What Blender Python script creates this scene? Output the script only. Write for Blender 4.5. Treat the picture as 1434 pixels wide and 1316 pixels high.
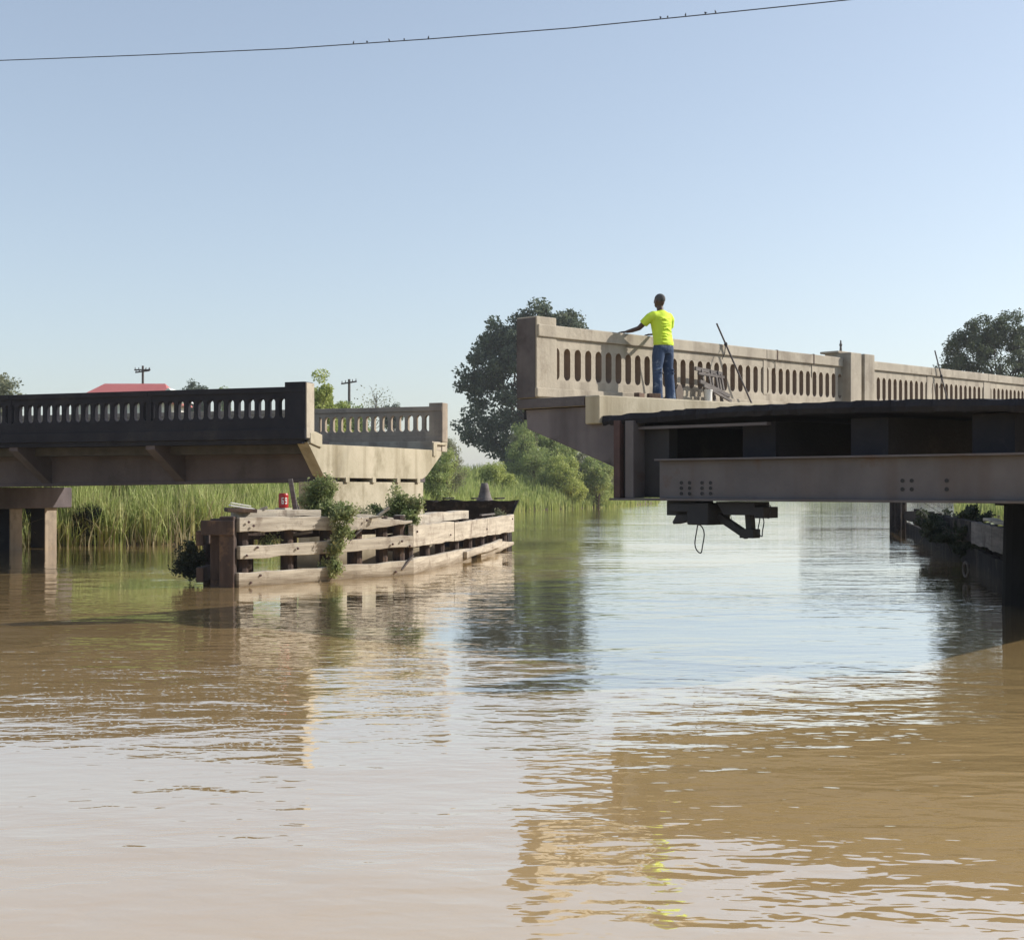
import bpy, bmesh, math, random
import numpy as np
from mathutils import Vector, Matrix

for o in list(bpy.data.objects):
    bpy.data.objects.remove(o)
S = bpy.context.scene
COL = S.collection
R = math.radians
random.seed(7)

# ------------------------------------------------------------------ camera, sky, sun, exposure
H = 2.05                                   # eye height above the river
F = 1850.0                                 # focal length in photo pixels
cam = bpy.data.objects.new('camera', bpy.data.cameras.new('camera'))
COL.objects.link(cam)
cam.location = (0, 0, H)
cam.rotation_euler = (R(90), 0, 0)
cam.data.sensor_width = 36
cam.data.lens = 36 * F / 1434
cam.data.shift_y = 24 / 1434
cam.data.clip_start = 0.1
cam.data.clip_end = 9000
S.camera = cam

SUN_AZ, SUN_EL = R(13), R(31)
w = bpy.data.worlds.new('World')
S.world = w
w.use_nodes = True
nt = w.node_tree
nt.nodes.clear()
sky = nt.nodes.new('ShaderNodeTexSky')
sky.sky_type = 'NISHITA'
sky.sun_disc = False
sky.sun_elevation = SUN_EL
sky.sun_rotation = math.pi / 2 - SUN_AZ
sky.air_density = 1.0
sky.dust_density = 1.0
sky.ozone_density = 2.0
hs = nt.nodes.new('ShaderNodeHueSaturation')
hs.inputs['Saturation'].default_value = 0.80
bg = nt.nodes.new('ShaderNodeBackground')
bg.inputs['Strength'].default_value = 0.125
out = nt.nodes.new('ShaderNodeOutputWorld')
nt.links.new(sky.outputs[0], hs.inputs['Color'])
gm = nt.nodes.new('ShaderNodeGamma')
gm.inputs['Gamma'].default_value = 0.80
nt.links.new(hs.outputs[0], gm.inputs[0])
nt.links.new(gm.outputs[0], bg.inputs[0])
nt.links.new(bg.outputs[0], out.inputs[0])

sl = bpy.data.lights.new('sun', 'SUN')
sl.energy = 2.9
sl.angle = R(0.6)
sl.color = (1.0, 0.93, 0.82)
so = bpy.data.objects.new('sun', sl)
COL.objects.link(so)
sd = Vector((math.cos(SUN_EL) * math.cos(SUN_AZ), math.cos(SUN_EL) * math.sin(SUN_AZ), math.sin(SUN_EL)))
so.rotation_euler = sd.to_track_quat('Z', 'Y').to_euler()

S.view_settings.view_transform = 'Standard'
S.view_settings.look = 'None'
S.view_settings.gamma = 1
S.view_settings.exposure = 0.9
S.view_settings.use_curve_mapping = False
S.render.engine = 'CYCLES'
S.cycles.max_bounces = 6
S.cycles.transparent_max_bounces = 6
S.cycles.caustics_reflective = False

# ------------------------------------------------------------------ materials
def mat(name, c1, c2=None, scale=1.0, rough=0.8, bump=0.0, bscale=8.0, stretch=(1, 1, 1), c3=None, s3=0.3, t3=(0.52, 0.62), metal=0.0, coords='Object', detail=6, lo=0.35, hi=0.65, streak=None, trans=0.0, spec=0.5, stain_z=None):
    m = bpy.data.materials.new(name)
    m.use_nodes = True
    n = m.node_tree
    N, L = n.nodes, n.links
    b = N['Principled BSDF']
    b.inputs['Roughness'].default_value = rough
    b.inputs['Metallic'].default_value = metal
    b.inputs['Specular IOR Level'].default_value = spec
    if coords == 'Object':
        tc = N.new('ShaderNodeTexCoord').outputs['Object']
    else:
        tc = N.new('ShaderNodeNewGeometry').outputs['Position']
    mp = N.new('ShaderNodeMapping')
    mp.inputs['Scale'].default_value = stretch
    L.new(tc, mp.inputs[0])
    col = None
    if c2 is None:
        c2 = tuple(x * 0.8 for x in c1)
    nz = N.new('ShaderNodeTexNoise')
    nz.inputs['Scale'].default_value = scale
    nz.inputs['Detail'].default_value = detail
    nz.inputs['Roughness'].default_value = 0.62
    L.new(mp.outputs[0], nz.inputs['Vector'])
    rp = N.new('ShaderNodeValToRGB')
    rp.color_ramp.elements[0].position = lo
    rp.color_ramp.elements[1].position = hi
    rp.color_ramp.elements[0].color = (*c2, 1)
    rp.color_ramp.elements[1].color = (*c1, 1)
    L.new(nz.outputs['Fac'], rp.inputs[0])
    col = rp.outputs[0]
    def over(fac, c, amount=1.0):
        mx = N.new('ShaderNodeMix'); mx.data_type = 'RGBA'
        if amount != 1.0:
            mu = N.new('ShaderNodeMath'); mu.operation = 'MULTIPLY'; mu.inputs[1].default_value = amount
            L.new(fac, mu.inputs[0]); fac = mu.outputs[0]
        L.new(fac, mx.inputs['Factor'])
        L.new(col, mx.inputs[6]); mx.inputs[7].default_value = (*c, 1)
        return mx.outputs[2]
    if c3:
        n3 = N.new('ShaderNodeTexNoise')
        n3.inputs['Scale'].default_value = s3
        n3.inputs['Detail'].default_value = 8
        n3.inputs['Roughness'].default_value = 0.7
        L.new(tc, n3.inputs['Vector'])
        r3 = N.new('ShaderNodeMapRange')
        r3.inputs[1].default_value, r3.inputs[2].default_value = t3
        L.new(n3.outputs['Fac'], r3.inputs[0])
        col = over(r3.outputs[0], c3)
    if streak:                                 # vertical run-off streaks
        sc, camt, cc = streak
        m2 = N.new('ShaderNodeMapping'); m2.inputs['Scale'].default_value = (sc, sc, sc * 0.08)
        L.new(tc, m2.inputs[0])
        n4 = N.new('ShaderNodeTexNoise'); n4.inputs['Scale'].default_value = 1; n4.inputs['Detail'].default_value = 5
        L.new(m2.outputs[0], n4.inputs['Vector'])
        r4 = N.new('ShaderNodeMapRange'); r4.inputs[1].default_value, r4.inputs[2].default_value = 0.5, 0.72
        L.new(n4.outputs['Fac'], r4.inputs[0])
        col = over(r4.outputs[0], cc, camt)
    if stain_z:                                # tide-line stain near the water: (z_low, z_high, colour)
        pz = N.new('ShaderNodeNewGeometry'); sx = N.new('ShaderNodeSeparateXYZ')
        L.new(pz.outputs['Position'], sx.inputs[0])
        ad = N.new('ShaderNodeMath'); ad.operation = 'MULTIPLY_ADD'; ad.inputs[1].default_value = 0.35; 
        L.new(nz.outputs['Fac'], ad.inputs[0]); L.new(sx.outputs[2], ad.inputs[2])
        r5 = N.new('ShaderNodeMapRange'); r5.inputs[1].default_value, r5.inputs[2].default_value = stain_z[1], stain_z[0]
        L.new(ad.outputs[0], r5.inputs[0])
        col = over(r5.outputs[0], stain_z[2])
    L.new(col, b.inputs['Base Color'])
    if bump:
        nb = N.new('ShaderNodeTexNoise')
        nb.inputs['Scale'].default_value = bscale
        nb.inputs['Detail'].default_value = 8
        nb.inputs['Roughness'].default_value = 0.65
        L.new(mp.outputs[0], nb.inputs['Vector'])
        bp = N.new('ShaderNodeBump')
        bp.inputs['Strength'].default_value = 0.8
        bp.inputs['Distance'].default_value = bump
        L.new(nb.outputs['Fac'], bp.inputs['Height'])
        L.new(bp.outputs[0], b.inputs['Normal'])
    if trans:
        tr = N.new('ShaderNodeBsdfTranslucent')
        L.new(col, tr.inputs['Color'])
        ms = N.new('ShaderNodeMixShader'); ms.inputs[0].default_value = trans
        L.new(b.outputs[0], ms.inputs[1]); L.new(tr.outputs[0], ms.inputs[2])
        L.new(ms.outputs[0], N['Material Output'].inputs['Surface'])
    return m

M = {}
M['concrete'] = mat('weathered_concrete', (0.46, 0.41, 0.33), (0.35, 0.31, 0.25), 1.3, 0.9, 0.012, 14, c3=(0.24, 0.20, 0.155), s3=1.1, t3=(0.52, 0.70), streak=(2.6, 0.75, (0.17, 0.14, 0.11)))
M['concrete_violet'] = mat('violet_grey_concrete', (0.20, 0.18, 0.19), (0.14, 0.125, 0.135), 0.9, 0.92, 0.012, 10, c3=(0.05, 0.043, 0.048), s3=0.9, t3=(0.54, 0.66), streak=(1.2, 0.8, (0.045, 0.038, 0.042)))  # violet grey with darker blotches and streaks
M['concrete_shade'] = mat('shade_dark_concrete', (0.13, 0.117, 0.122), (0.08, 0.073, 0.078), 1.4, 0.92, 0.012, 12, c3=(0.05, 0.042, 0.045), s3=1.3, t3=(0.5, 0.7), streak=(2.0, 0.6, (0.05, 0.04, 0.04)))  # dark tone standing in for shade on the end plates
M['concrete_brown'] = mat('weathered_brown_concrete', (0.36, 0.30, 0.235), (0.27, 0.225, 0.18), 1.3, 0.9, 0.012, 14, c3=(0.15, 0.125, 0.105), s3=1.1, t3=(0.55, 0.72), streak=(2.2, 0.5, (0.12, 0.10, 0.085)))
M['concrete_jamb'] = mat('slot_shade_concrete', (0.24, 0.18, 0.135), (0.17, 0.125, 0.095), 2.0, 0.92, 0.01, 14)  # brown recess shade painted into the slot sides
M['concrete_pale'] = mat('pale_concrete', (0.47, 0.42, 0.32), (0.37, 0.33, 0.24), 0.9, 0.9, 0.010, 12, c3=(0.22, 0.19, 0.12), s3=0.8, t3=(0.5, 0.70), streak=(2.0, 0.75, (0.20, 0.165, 0.10)), stain_z=(0.25, 0.75, (0.13, 0.10, 0.06)))
M['concrete_black'] = mat('algae_and_shade_black_concrete', (0.030, 0.030, 0.037), (0.018, 0.019, 0.026), 1.1, 0.95, 0.012, 14, c3=(0.055, 0.05, 0.05), s3=0.8, t3=(0.56, 0.75), streak=(1.5, 0.5, (0.018, 0.018, 0.024)), spec=0.2)  # algae on the left railing, painted-in shade on underside parts and dark plates
M['concrete_grey'] = mat('shaded_grey_concrete', (0.125, 0.105, 0.113), (0.085, 0.072, 0.08), 0.8, 0.92, 0.012, 10, c3=(0.06, 0.05, 0.05), s3=0.7, t3=(0.52, 0.7), streak=(1.4, 0.6, (0.055, 0.045, 0.045)))  # grey darkened to hold the shade of the bridge underside
M['steel'] = mat('rusty_painted_steel', (0.125, 0.113, 0.118), (0.098, 0.088, 0.093), 2.0, 0.7, 0.003, 20, c3=(0.10, 0.055, 0.035), s3=1.3, t3=(0.58, 0.75), streak=(2.2, 0.55, (0.085, 0.055, 0.04)))
M['steel_dark'] = mat('blackened_steel', (0.03, 0.028, 0.03), (0.018, 0.017, 0.02), 2.0, 0.75, 0.003, 20)
M['pier_black'] = mat('shade_black_concrete', (0.013, 0.013, 0.016), (0.008, 0.008, 0.010), 1.5, 0.9, 0.01, 10, spec=0.15)  # near-black colour stands in for the dark beneath the span
M['rust'] = mat('rusted_flange', (0.095, 0.052, 0.048), (0.06, 0.036, 0.034), 3.0, 0.85, 0.003, 20)
M['asphalt'] = mat('worn_asphalt', (0.09, 0.085, 0.08), (0.06, 0.058, 0.055), 3.0, 0.95, 0.01, 40)
M['timber'] = mat('weathered_timber', (0.52, 0.475, 0.40), (0.33, 0.29, 0.24), 1.8, 0.9, 0.016, 10, stretch=(0.45, 0.45, 7.0), c3=(0.19, 0.15, 0.12), s3=2.3, t3=(0.52, 0.70), stain_z=(0.16, 0.40, (0.15, 0.115, 0.075)))
M['timber_dark'] = mat('creosoted_timber', (0.075, 0.05, 0.042), (0.04, 0.027, 0.024), 2.0, 0.9, 0.015, 9, stretch=(3, 3, 0.5), c3=(0.12, 0.075, 0.05), s3=2.0)
M['timber_grey'] = mat('grey_timber', (0.20, 0.18, 0.17), (0.11, 0.098, 0.095), 1.6, 0.9, 0.02, 9, stretch=(0.4, 0.4, 7), c3=(0.08, 0.065, 0.06), s3=1.2)
M['timber_black'] = mat('near_black_timber', (0.026, 0.023, 0.026), (0.015, 0.014, 0.016), 2.0, 0.95, 0.015, 9, c3=(0.055, 0.047, 0.043), s3=1.5, spec=0.1)  # near-black with slightly lighter brown blotches
M['bark'] = mat('bark', (0.12, 0.095, 0.07), (0.06, 0.048, 0.036), 3.0, 0.95, 0.03, 8, stretch=(2, 2, 0.4))
def leaf(name, a, b, c, rough=0.6, trans=0.4, sc=0.6):
    return mat(name, a, b, sc, rough, 0, coords='World', detail=3, lo=0.38, hi=0.62, c3=c, s3=2.2, t3=(0.46, 0.60), trans=trans, spec=0.3)
M['leaf_oak'] = leaf('oak_leaf', (0.09, 0.125, 0.080), (0.052, 0.078, 0.055), (0.17, 0.195, 0.12))
M['leaf_pine'] = leaf('dense_evergreen_leaf', (0.08, 0.105, 0.058), (0.046, 0.066, 0.040), (0.13, 0.155, 0.075))
M['leaf_bright'] = leaf('bright_willow_leaf', (0.38, 0.44, 0.12), (0.25, 0.31, 0.08), (0.46, 0.50, 0.18))
M['leaf_mid'] = leaf('shrub_leaf', (0.30, 0.38, 0.13), (0.17, 0.235, 0.08), (0.42, 0.47, 0.20))
M['leaf_grey'] = leaf('grey_green_leaf', (0.22, 0.235, 0.14), (0.13, 0.15, 0.085), (0.30, 0.30, 0.18))
M['leaf_vine'] = leaf('vine_leaf', (0.27, 0.33, 0.13), (0.14, 0.19, 0.07), (0.46, 0.48, 0.26), sc=3.0)
M['leaf_dark'] = leaf('dark_shrub_leaf', (0.035, 0.05, 0.03), (0.02, 0.03, 0.02), (0.06, 0.075, 0.04), sc=2.0)
M['reed'] = leaf('reed_blade', (0.40, 0.48, 0.15), (0.23, 0.31, 0.09), (0.56, 0.57, 0.28), sc=1.2)
M['reed_far'] = leaf('far_reed_blade', (0.33, 0.41, 0.12), (0.20, 0.27, 0.075), (0.45, 0.48, 0.19), sc=0.25)
M['straw'] = leaf('straw_blade', (0.33, 0.30, 0.18), (0.22, 0.19, 0.11), (0.4, 0.37, 0.24), sc=2)
M['ground'] = mat('grassy_ground', (0.15, 0.19, 0.06), (0.10, 0.13, 0.045), 0.3, 0.95, 0.05, 3, coords='World', c3=(0.16, 0.13, 0.07), s3=0.12, t3=(0.5, 0.7), stain_z=(0.25, 0.8, (0.12, 0.085, 0.05)))
M['roof_red'] = mat('red_metal_roof', (0.50, 0.15, 0.13), (0.44, 0.12, 0.11), 0.5, 0.55, 0)
M['white'] = mat('white_paint', (0.78, 0.77, 0.74), (0.68, 0.67, 0.63), 1.5, 0.6, 0)
M['glass'] = mat('window_glass', (0.03, 0.04, 0.05), (0.02, 0.03, 0.04), 1, 0.08, 0)
M['pole'] = mat('utility_pole_wood', (0.10, 0.085, 0.075), (0.06, 0.05, 0.045), 3, 0.9, 0)
M['wire'] = mat('wire_black', (0.03, 0.03, 0.035), None, 1, 0.6, 0)
M['bird'] = mat('bird_feathers', (0.035, 0.035, 0.045), None, 8, 0.7, 0)
M['red'] = mat('red_plastic', (0.42, 0.012, 0.012), (0.32, 0.01, 0.01), 4, 0.4, 0)
M['skin'] = mat('skin', (0.085, 0.045, 0.032), (0.07, 0.036, 0.026), 6, 0.5, 0)
M['hair'] = mat('grey_hair', (0.10, 0.10, 0.10), (0.045, 0.043, 0.045), 30, 0.8, 0.003, 80)
M['hivis'] = mat('hi_vis_shirt', (0.66, 0.84, 0.075), (0.58, 0.75, 0.06), 3, 0.75, 0.012, 7, spec=0.2)
M['hivis_mark'] = mat('shirt_print', (0.30, 0.42, 0.05), None, 3, 0.8, 0)
M['jeans'] = mat('jeans_denim', (0.075, 0.11, 0.19), (0.03, 0.05, 0.10), 5, 0.85, 0.012, 9, stretch=(1, 1, 0.5), c3=(0.30, 0.36, 0.44), s3=5, t3=(0.56, 0.68), spec=0.2)
M['boot'] = mat('boot_leather', (0.05, 0.032, 0.02), None, 6, 0.6, 0)
M['eye'] = mat('eye_white', (0.6, 0.58, 0.55), None, 6, 0.3, 0)
M['brick'] = mat('brick_brown', (0.16, 0.10, 0.07), (0.10, 0.065, 0.05), 9, 0.9, 0.01, 30)
M['orange_hose'] = mat('brown_hose', (0.10, 0.07, 0.05), None, 6, 0.6, 0)

# river: muddy, opaque, glossy, with a layered ripple relief
wm = bpy.data.materials.new('muddy_river'); wm.use_nodes = True
N, L = wm.node_tree.nodes, wm.node_tree.links
b = N['Principled BSDF']
b.inputs['Roughness'].default_value = 0.03
b.inputs['IOR'].default_value = 2.6
b.inputs['Coat Weight'].default_value = 1.0
b.inputs['Coat IOR'].default_value = 2.0
b.inputs['Coat Roughness'].default_value = 0.03
geo = N.new('ShaderNodeNewGeometry')
n0 = N.new('ShaderNodeTexNoise'); n0.inputs['Scale'].default_value = 0.07; n0.inputs['Detail'].default_value = 5
L.new(geo.outputs['Position'], n0.inputs['Vector'])
rp = N.new('ShaderNodeValToRGB')
rp.color_ramp.elements[0].position, rp.color_ramp.elements[1].position = 0.3, 0.7
rp.color_ramp.elements[0].color = (0.58, 0.385, 0.18, 1)
rp.color_ramp.elements[1].color = (0.63, 0.455, 0.20, 1)
L.new(n0.outputs['Fac'], rp.inputs[0]); L.new(rp.outputs[0], b.inputs['Base Color'])
def ripple(scale, sx, sy, rot, det, dist_):
    mp = N.new('ShaderNodeMapping'); mp.inputs['Scale'].default_value = (sx, sy, 1); mp.inputs['Rotation'].default_value = (0, 0, R(rot))
    L.new(geo.outputs['Position'], mp.inputs[0])
    nz = N.new('ShaderNodeTexNoise'); nz.inputs['Scale'].default_value = scale; nz.inputs['Detail'].default_value = det
    nz.inputs['Roughness'].default_value = 0.5; nz.inputs['Distortion'].default_value = 0.4
    L.new(mp.outputs[0], nz.inputs['Vector'])
    return nz.outputs['Fac']
# where the surface is ruffled or calm
pz = N.new('ShaderNodeTexNoise'); pz.inputs['Scale'].default_value = 0.085; pz.inputs['Detail'].default_value = 3
pm = N.new('ShaderNodeMapping'); pm.inputs['Scale'].default_value = (0.7, 1.4, 1)
L.new(geo.outputs['Position'], pm.inputs[0]); L.new(pm.outputs[0], pz.inputs['Vector'])
pr = N.new('ShaderNodeMapRange'); pr.inputs[1].default_value, pr.inputs[2].default_value, pr.inputs[3].default_value, pr.inputs[4].default_value = 0.40, 0.60, 0.20, 1.0
L.new(pz.outputs['Fac'], pr.inputs[0])
prev = None
for (sc, sx, sy, rot, det, dist_) in ((0.8, 0.8, 1.5, 8, 1, 0.030), (2.6, 0.75, 1.5, -6, 1, 0.013), (7.0, 0.8, 1.5, 12, 1, 0.0042)):
    h_ = ripple(sc, sx, sy, rot, det, dist_)
    mu = N.new('ShaderNodeMath'); mu.operation = 'MULTIPLY'
    L.new(h_, mu.inputs[0]); L.new(pr.outputs[0], mu.inputs[1])
    bp = N.new('ShaderNodeBump'); bp.inputs['Strength'].default_value = 1.0; bp.inputs['Distance'].default_value = dist_
    L.new(mu.outputs[0], bp.inputs['Height'])
    if prev: L.new(prev, bp.inputs['Normal'])
    prev = bp.outputs[0]
L.new(prev, b.inputs['Normal']); L.new(prev, b.inputs['Coat Normal'])
M['river'] = wm

# ------------------------------------------------------------------ mesh helpers
class MB:
    def __init__(s): s.v = []; s.f = []
    def add(s, vs, fs):
        k = len(s.v); s.v += [tuple(v) for v in vs]; s.f += [tuple(i + k for i in f) for f in fs]; return s
    def box(s, x0, x1, y0, y1, z0, z1, g=0.0):
        x0, x1 = min(x0, x1), max(x0, x1); y0, y1 = min(y0, y1), max(y0, y1); z0, z1 = min(z0, z1), max(z0, z1)
        vs = [(x, y, z + g * x) for x in (x0, x1) for y in (y0, y1) for z in (z0, z1)]
        return s.add(vs, [(0, 1, 3, 2), (4, 6, 7, 5), (0, 4, 5, 1), (2, 3, 7, 6), (0, 2, 6, 4), (1, 5, 7, 3)])
    def prism_x(s, yz, x0, x1, g=0.0):      # outline in (y,z), extruded along x
        n = len(yz)
        vs = [(x0, y, z + g * x0) for y, z in yz] + [(x1, y, z + g * x1) for y, z in yz]
        fs = [tuple(range(n))[::-1], tuple(range(n, 2 * n))] + [(i, (i + 1) % n, n + (i + 1) % n, n + i) for i in range(n)]
        return s.add(vs, fs)
    def prism_y(s, xz, y0, y1, g=0.0):
        n = len(xz)
        vs = [(x, y0, z + g * x) for x, z in xz] + [(x, y1, z + g * x) for x, z in xz]
        fs = [tuple(range(n)), tuple(range(n, 2 * n))[::-1]] + [(i, n + i, n + (i + 1) % n, (i + 1) % n) for i in range(n)]
        return s.add(vs, fs)
    def loft(s, pts, rad, n=10, up=(0, 0, 1), cap=True):
        pts = [Vector(p) for p in pts]; k = len(pts); vs = []
        for i, p in enumerate(pts):
            d = (pts[min(i + 1, k - 1)] - pts[max(i - 1, 0)]).normalized()
            u = Vector(up)
            if abs(d.dot(u)) > 0.95: u = Vector((0, 1, 0))
            a = d.cross(u).normalized(); b_ = a.cross(d).normalized()
            r = rad[i] if isinstance(rad, (list, tuple)) and not isinstance(rad[0], float) or isinstance(rad, list) else rad
            rx, ry = r if isinstance(r, tuple) else (r, r)
            for j in range(n):
                t = 2 * math.pi * j / n
                vs.append(p + a * (rx * math.cos(t)) + b_ * (ry * math.sin(t)))
        fs = [(i * n + j, i * n + (j + 1) % n, (i + 1) * n + (j + 1) % n, (i + 1) * n + j) for i in range(k - 1) for j in range(n)]
        if cap:
            fs += [tuple(range(n))[::-1], tuple(range((k - 1) * n, k * n))]
        return s.add(vs, fs)
    def bar(s, a, b_, wx, wz=None, up=(0, 0, 1)):   # rectangular bar between two points
        a, b_ = Vector(a), Vector(b_); wz = wz or wx
        d = (b_ - a).normalized(); u = Vector(up)
        if abs(d.dot(u)) > 0.97: u = Vector((0, 1, 0))
        sd_ = d.cross(u).normalized(); u2 = sd_.cross(d).normalized(); vs = []
        for p in (a, b_):
            for i, j in ((-1, -1), (1, -1), (1, 1), (-1, 1)):
                vs.append(p + sd_ * (wx / 2 * i) + u2 * (wz / 2 * j))
        return s.add(vs, [(3, 2, 1, 0), (4, 5, 6, 7), (0, 1, 5, 4), (1, 2, 6, 5), (2, 3, 7, 6), (3, 0, 4, 7)])
    def ell(s, c, r, n=12, m=8):
        vs = []; c = Vector(c)
        for i in range(1, m):
            ph = math.pi * i / m
            for j in range(n):
                t = 2 * math.pi * j / n
                vs.append((c.x + r[0] * math.sin(ph) * math.cos(t), c.y + r[1] * math.sin(ph) * math.sin(t), c.z + r[2] * math.cos(ph)))
        top, bot = len(vs), len(vs) + 1
        vs += [(c.x, c.y, c.z + r[2]), (c.x, c.y, c.z - r[2])]
        fs = [(i * n + j, (i + 1) * n + j, (i + 1) * n + (j + 1) % n, i * n + (j + 1) % n) for i in range(m - 2) for j in range(n)]
        fs += [(top, j, (j + 1) % n) for j in range(n)] + [(bot, (m - 2) * n + (j + 1) % n, (m - 2) * n + j) for j in range(n)]
        return s.add(vs, fs)
    def mesh(s, name, m):
        me = bpy.data.meshes.new(name); me.from_pydata(s.v, [], s.f); me.materials.append(m)
        bm = bmesh.new(); bm.from_mesh(me); bmesh.ops.recalc_face_normals(bm, faces=bm.faces); bm.to_mesh(me); bm.free()
        return me
    def build(s, name, m, parent=None, bevel=0.0, smooth=False, loc=None, rot=None):
        me = s.mesh(name, m)
        if smooth: me.shade_smooth()
        return link(name, me, parent, bevel, loc, rot)

def link(name, me, parent=None, bevel=0.0, loc=None, rot=None):
    o = bpy.data.objects.new(name, me); COL.objects.link(o)
    if parent: o.parent = parent
    if loc: o.location = loc
    if rot: o.rotation_euler = rot
    if bevel:
        bv = o.modifiers.new('bevel', 'BEVEL'); bv.width = bevel; bv.segments = 2; bv.limit_method = 'ANGLE'
    return o

def tag(o, label=None, cat=None, group=None, kind=None):
    if label: o['label'] = label
    if cat: o['category'] = cat
    if group: o['group'] = group
    if kind: o['kind'] = kind
    return o

def empty(name, loc=(0, 0, 0), rz=0.0, **k):
    o = bpy.data.objects.new(name, None); COL.objects.link(o)
    o.location = loc; o.rotation_euler = (0, 0, rz); o.empty_display_size = 0.3
    return tag(o, **k)

def raw_mesh(name, V, Fq, m, tri=False):
    """mesh from numpy arrays: V (n,3), Fq (m,4 or 3)"""
    me = bpy.data.meshes.new(name)
    k = Fq.shape[1]
    me.vertices.add(len(V)); me.vertices.foreach_set('co', np.ascontiguousarray(V, dtype=np.float32).ravel())
    me.loops.add(Fq.size); me.loops.foreach_set('vertex_index', np.ascontiguousarray(Fq, dtype=np.int32).ravel())
    me.polygons.add(len(Fq))
    me.polygons.foreach_set('loop_start', np.arange(len(Fq), dtype=np.int32) * k)
    me.polygons.foreach_set('loop_total', np.full(len(Fq), k, dtype=np.int32))
    me.materials.append(m); me.update(); me.validate()
    return me

# ------------------------------------------------------------------ river, banks, ground
RIVER = np.array([(-300, -70), (-130, 8), (-60, 33), (-30, 45), (-17, 45.4), (-12.5, 46.8), (-8.6, 51), (-5.5, 68), (0.2, 113), (9.7, 134), (18, 165), (27, 240), (40, 308), (110, 330), (190, 318), (700, 380),
                  (700, 300), (190, 270), (100, 245), (68, 180), (52, 135), (40, 119), (34, 100), (31, 60), (29, 32), (30, 6), (26, -6), (-40, -10), (-300, -160)], float)
def river_dist(P):
    """signed distance to the river outline, negative inside the water"""
    A = RIVER; B = np.roll(RIVER, -1, 0)
    d2 = np.full(len(P), 1e18); inside = np.zeros(len(P), bool)
    for a, b_ in zip(A, B):
        ab = b_ - a; t = np.clip(((P - a) @ ab) / (ab @ ab), 0, 1)
        q = P - (a + t[:, None] * ab); d2 = np.minimum(d2, (q ** 2).sum(1))
        c = (a[1] > P[:, 1]) != (b_[1] > P[:, 1])
        xi = a[0] + (P[:, 1] - a[1]) * (b_[0] - a[0]) / (b_[1] - a[1] + 1e-12)
        inside ^= c & (P[:, 0] < xi)
    d = np.sqrt(d2); return np.where(inside, -d, d)
def ground_z(P):
    d = river_dist(P)
    wob = 0.25 * np.sin(P[:, 0] * 0.37 + 1.3 * np.sin(P[:, 1] * 0.21)) * np.cos(P[:, 1] * 0.31)
    z = np.where(d < 0, np.maximum(d * 0.5, -1.8) - 0.05, np.clip((d + wob) * 0.36, 0, 2.9))
    return z + np.where(d > 9, 0.25 * (np.sin(P[:, 0] * 0.05) * np.cos(P[:, 1] * 0.043)), 0)
gx = np.concatenate([np.linspace(-4000, -150, 18), np.arange(-120, 100, 1.25), np.linspace(104, 200, 20), np.linspace(260, 4000, 18)])
gy = np.concatenate([np.linspace(-2500, -120, 10), np.arange(-60, 210, 1.6), np.arange(214, 380, 5.0), np.linspace(420, 6000, 18)])
X, Y = np.meshgrid(gx, gy); P = np.stack([X.ravel(), Y.ravel()], 1)
V = np.column_stack([P, ground_z(P)])
nx, ny = len(gx), len(gy)
ii = (np.arange(ny - 1)[:, None] * nx + np.arange(nx - 1)[None, :]).ravel()
o = link('ground', raw_mesh('ground', V, np.stack([ii, ii + 1, ii + nx + 1, ii + nx], 1), M['ground']))
o.data.shade_smooth(); tag(o, kind='structure')
o = MB().add([(-3500, -2000, 0), (3500, -2000, 0), (3500, 5000, 0), (-3500, 5000, 0)], [(0, 1, 2, 3)]).build('river_water', M['river']); tag(o, kind='structure')

# ------------------------------------------------------------------ parapets
def slot_unit(pitch, width, zc0, zc1, depth):
    """one baluster between two rounded slots: extruded outline with flared, arched ends"""
    hw, hb = pitch / 2, (pitch - width) / 2
    r = width / 2; pts = []
    top, bot = zc1 + 0.012, zc0 - 0.012
    right = [(hw, bot)]
    for k in range(0, 5):
        a = math.pi / 2 * k / 4
        right.append((hw - r * math.sin(a), zc0 + r - r * math.cos(a)))
    for k in range(4, -1, -1):
        a = math.pi / 2 * k / 4
        right.append((hw - r * math.sin(a), zc1 - r + r * math.cos(a)))
    right.append((hw, top))
    out_ = right + [(-x, z) for x, z in right[::-1]]
    mb = MB(); n = len(out_)
    # split in quads between left and right outline so the face stays clean
    y0, y1 = 0, depth; vs = []
    for (x, z) in right:
        vs += [(-x, y0, z), (x, y0, z), (x, y1, z), (-x, y1, z)]
    fs = []
    for i in range(len(right) - 1):
        a, c = i * 4, (i + 1) * 4
        if right[i] == right[i + 1]: continue
        fs += [(a, a + 1, c + 1, c), (a + 2, a + 3, c + 3, c + 2), (a + 1, a + 2, c + 2, c + 1), (a + 3, a, c, c + 3)]
    m_ = (len(right) - 1) * 4
    fs += [(3, 2, 1, 0), (m_, m_ + 1, m_ + 2, m_ + 3)]
    mb.side = [i for i, f in enumerate(fs[:-2]) if i % 4 in (2, 3)]
    return mb.add(vs, fs)

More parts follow.
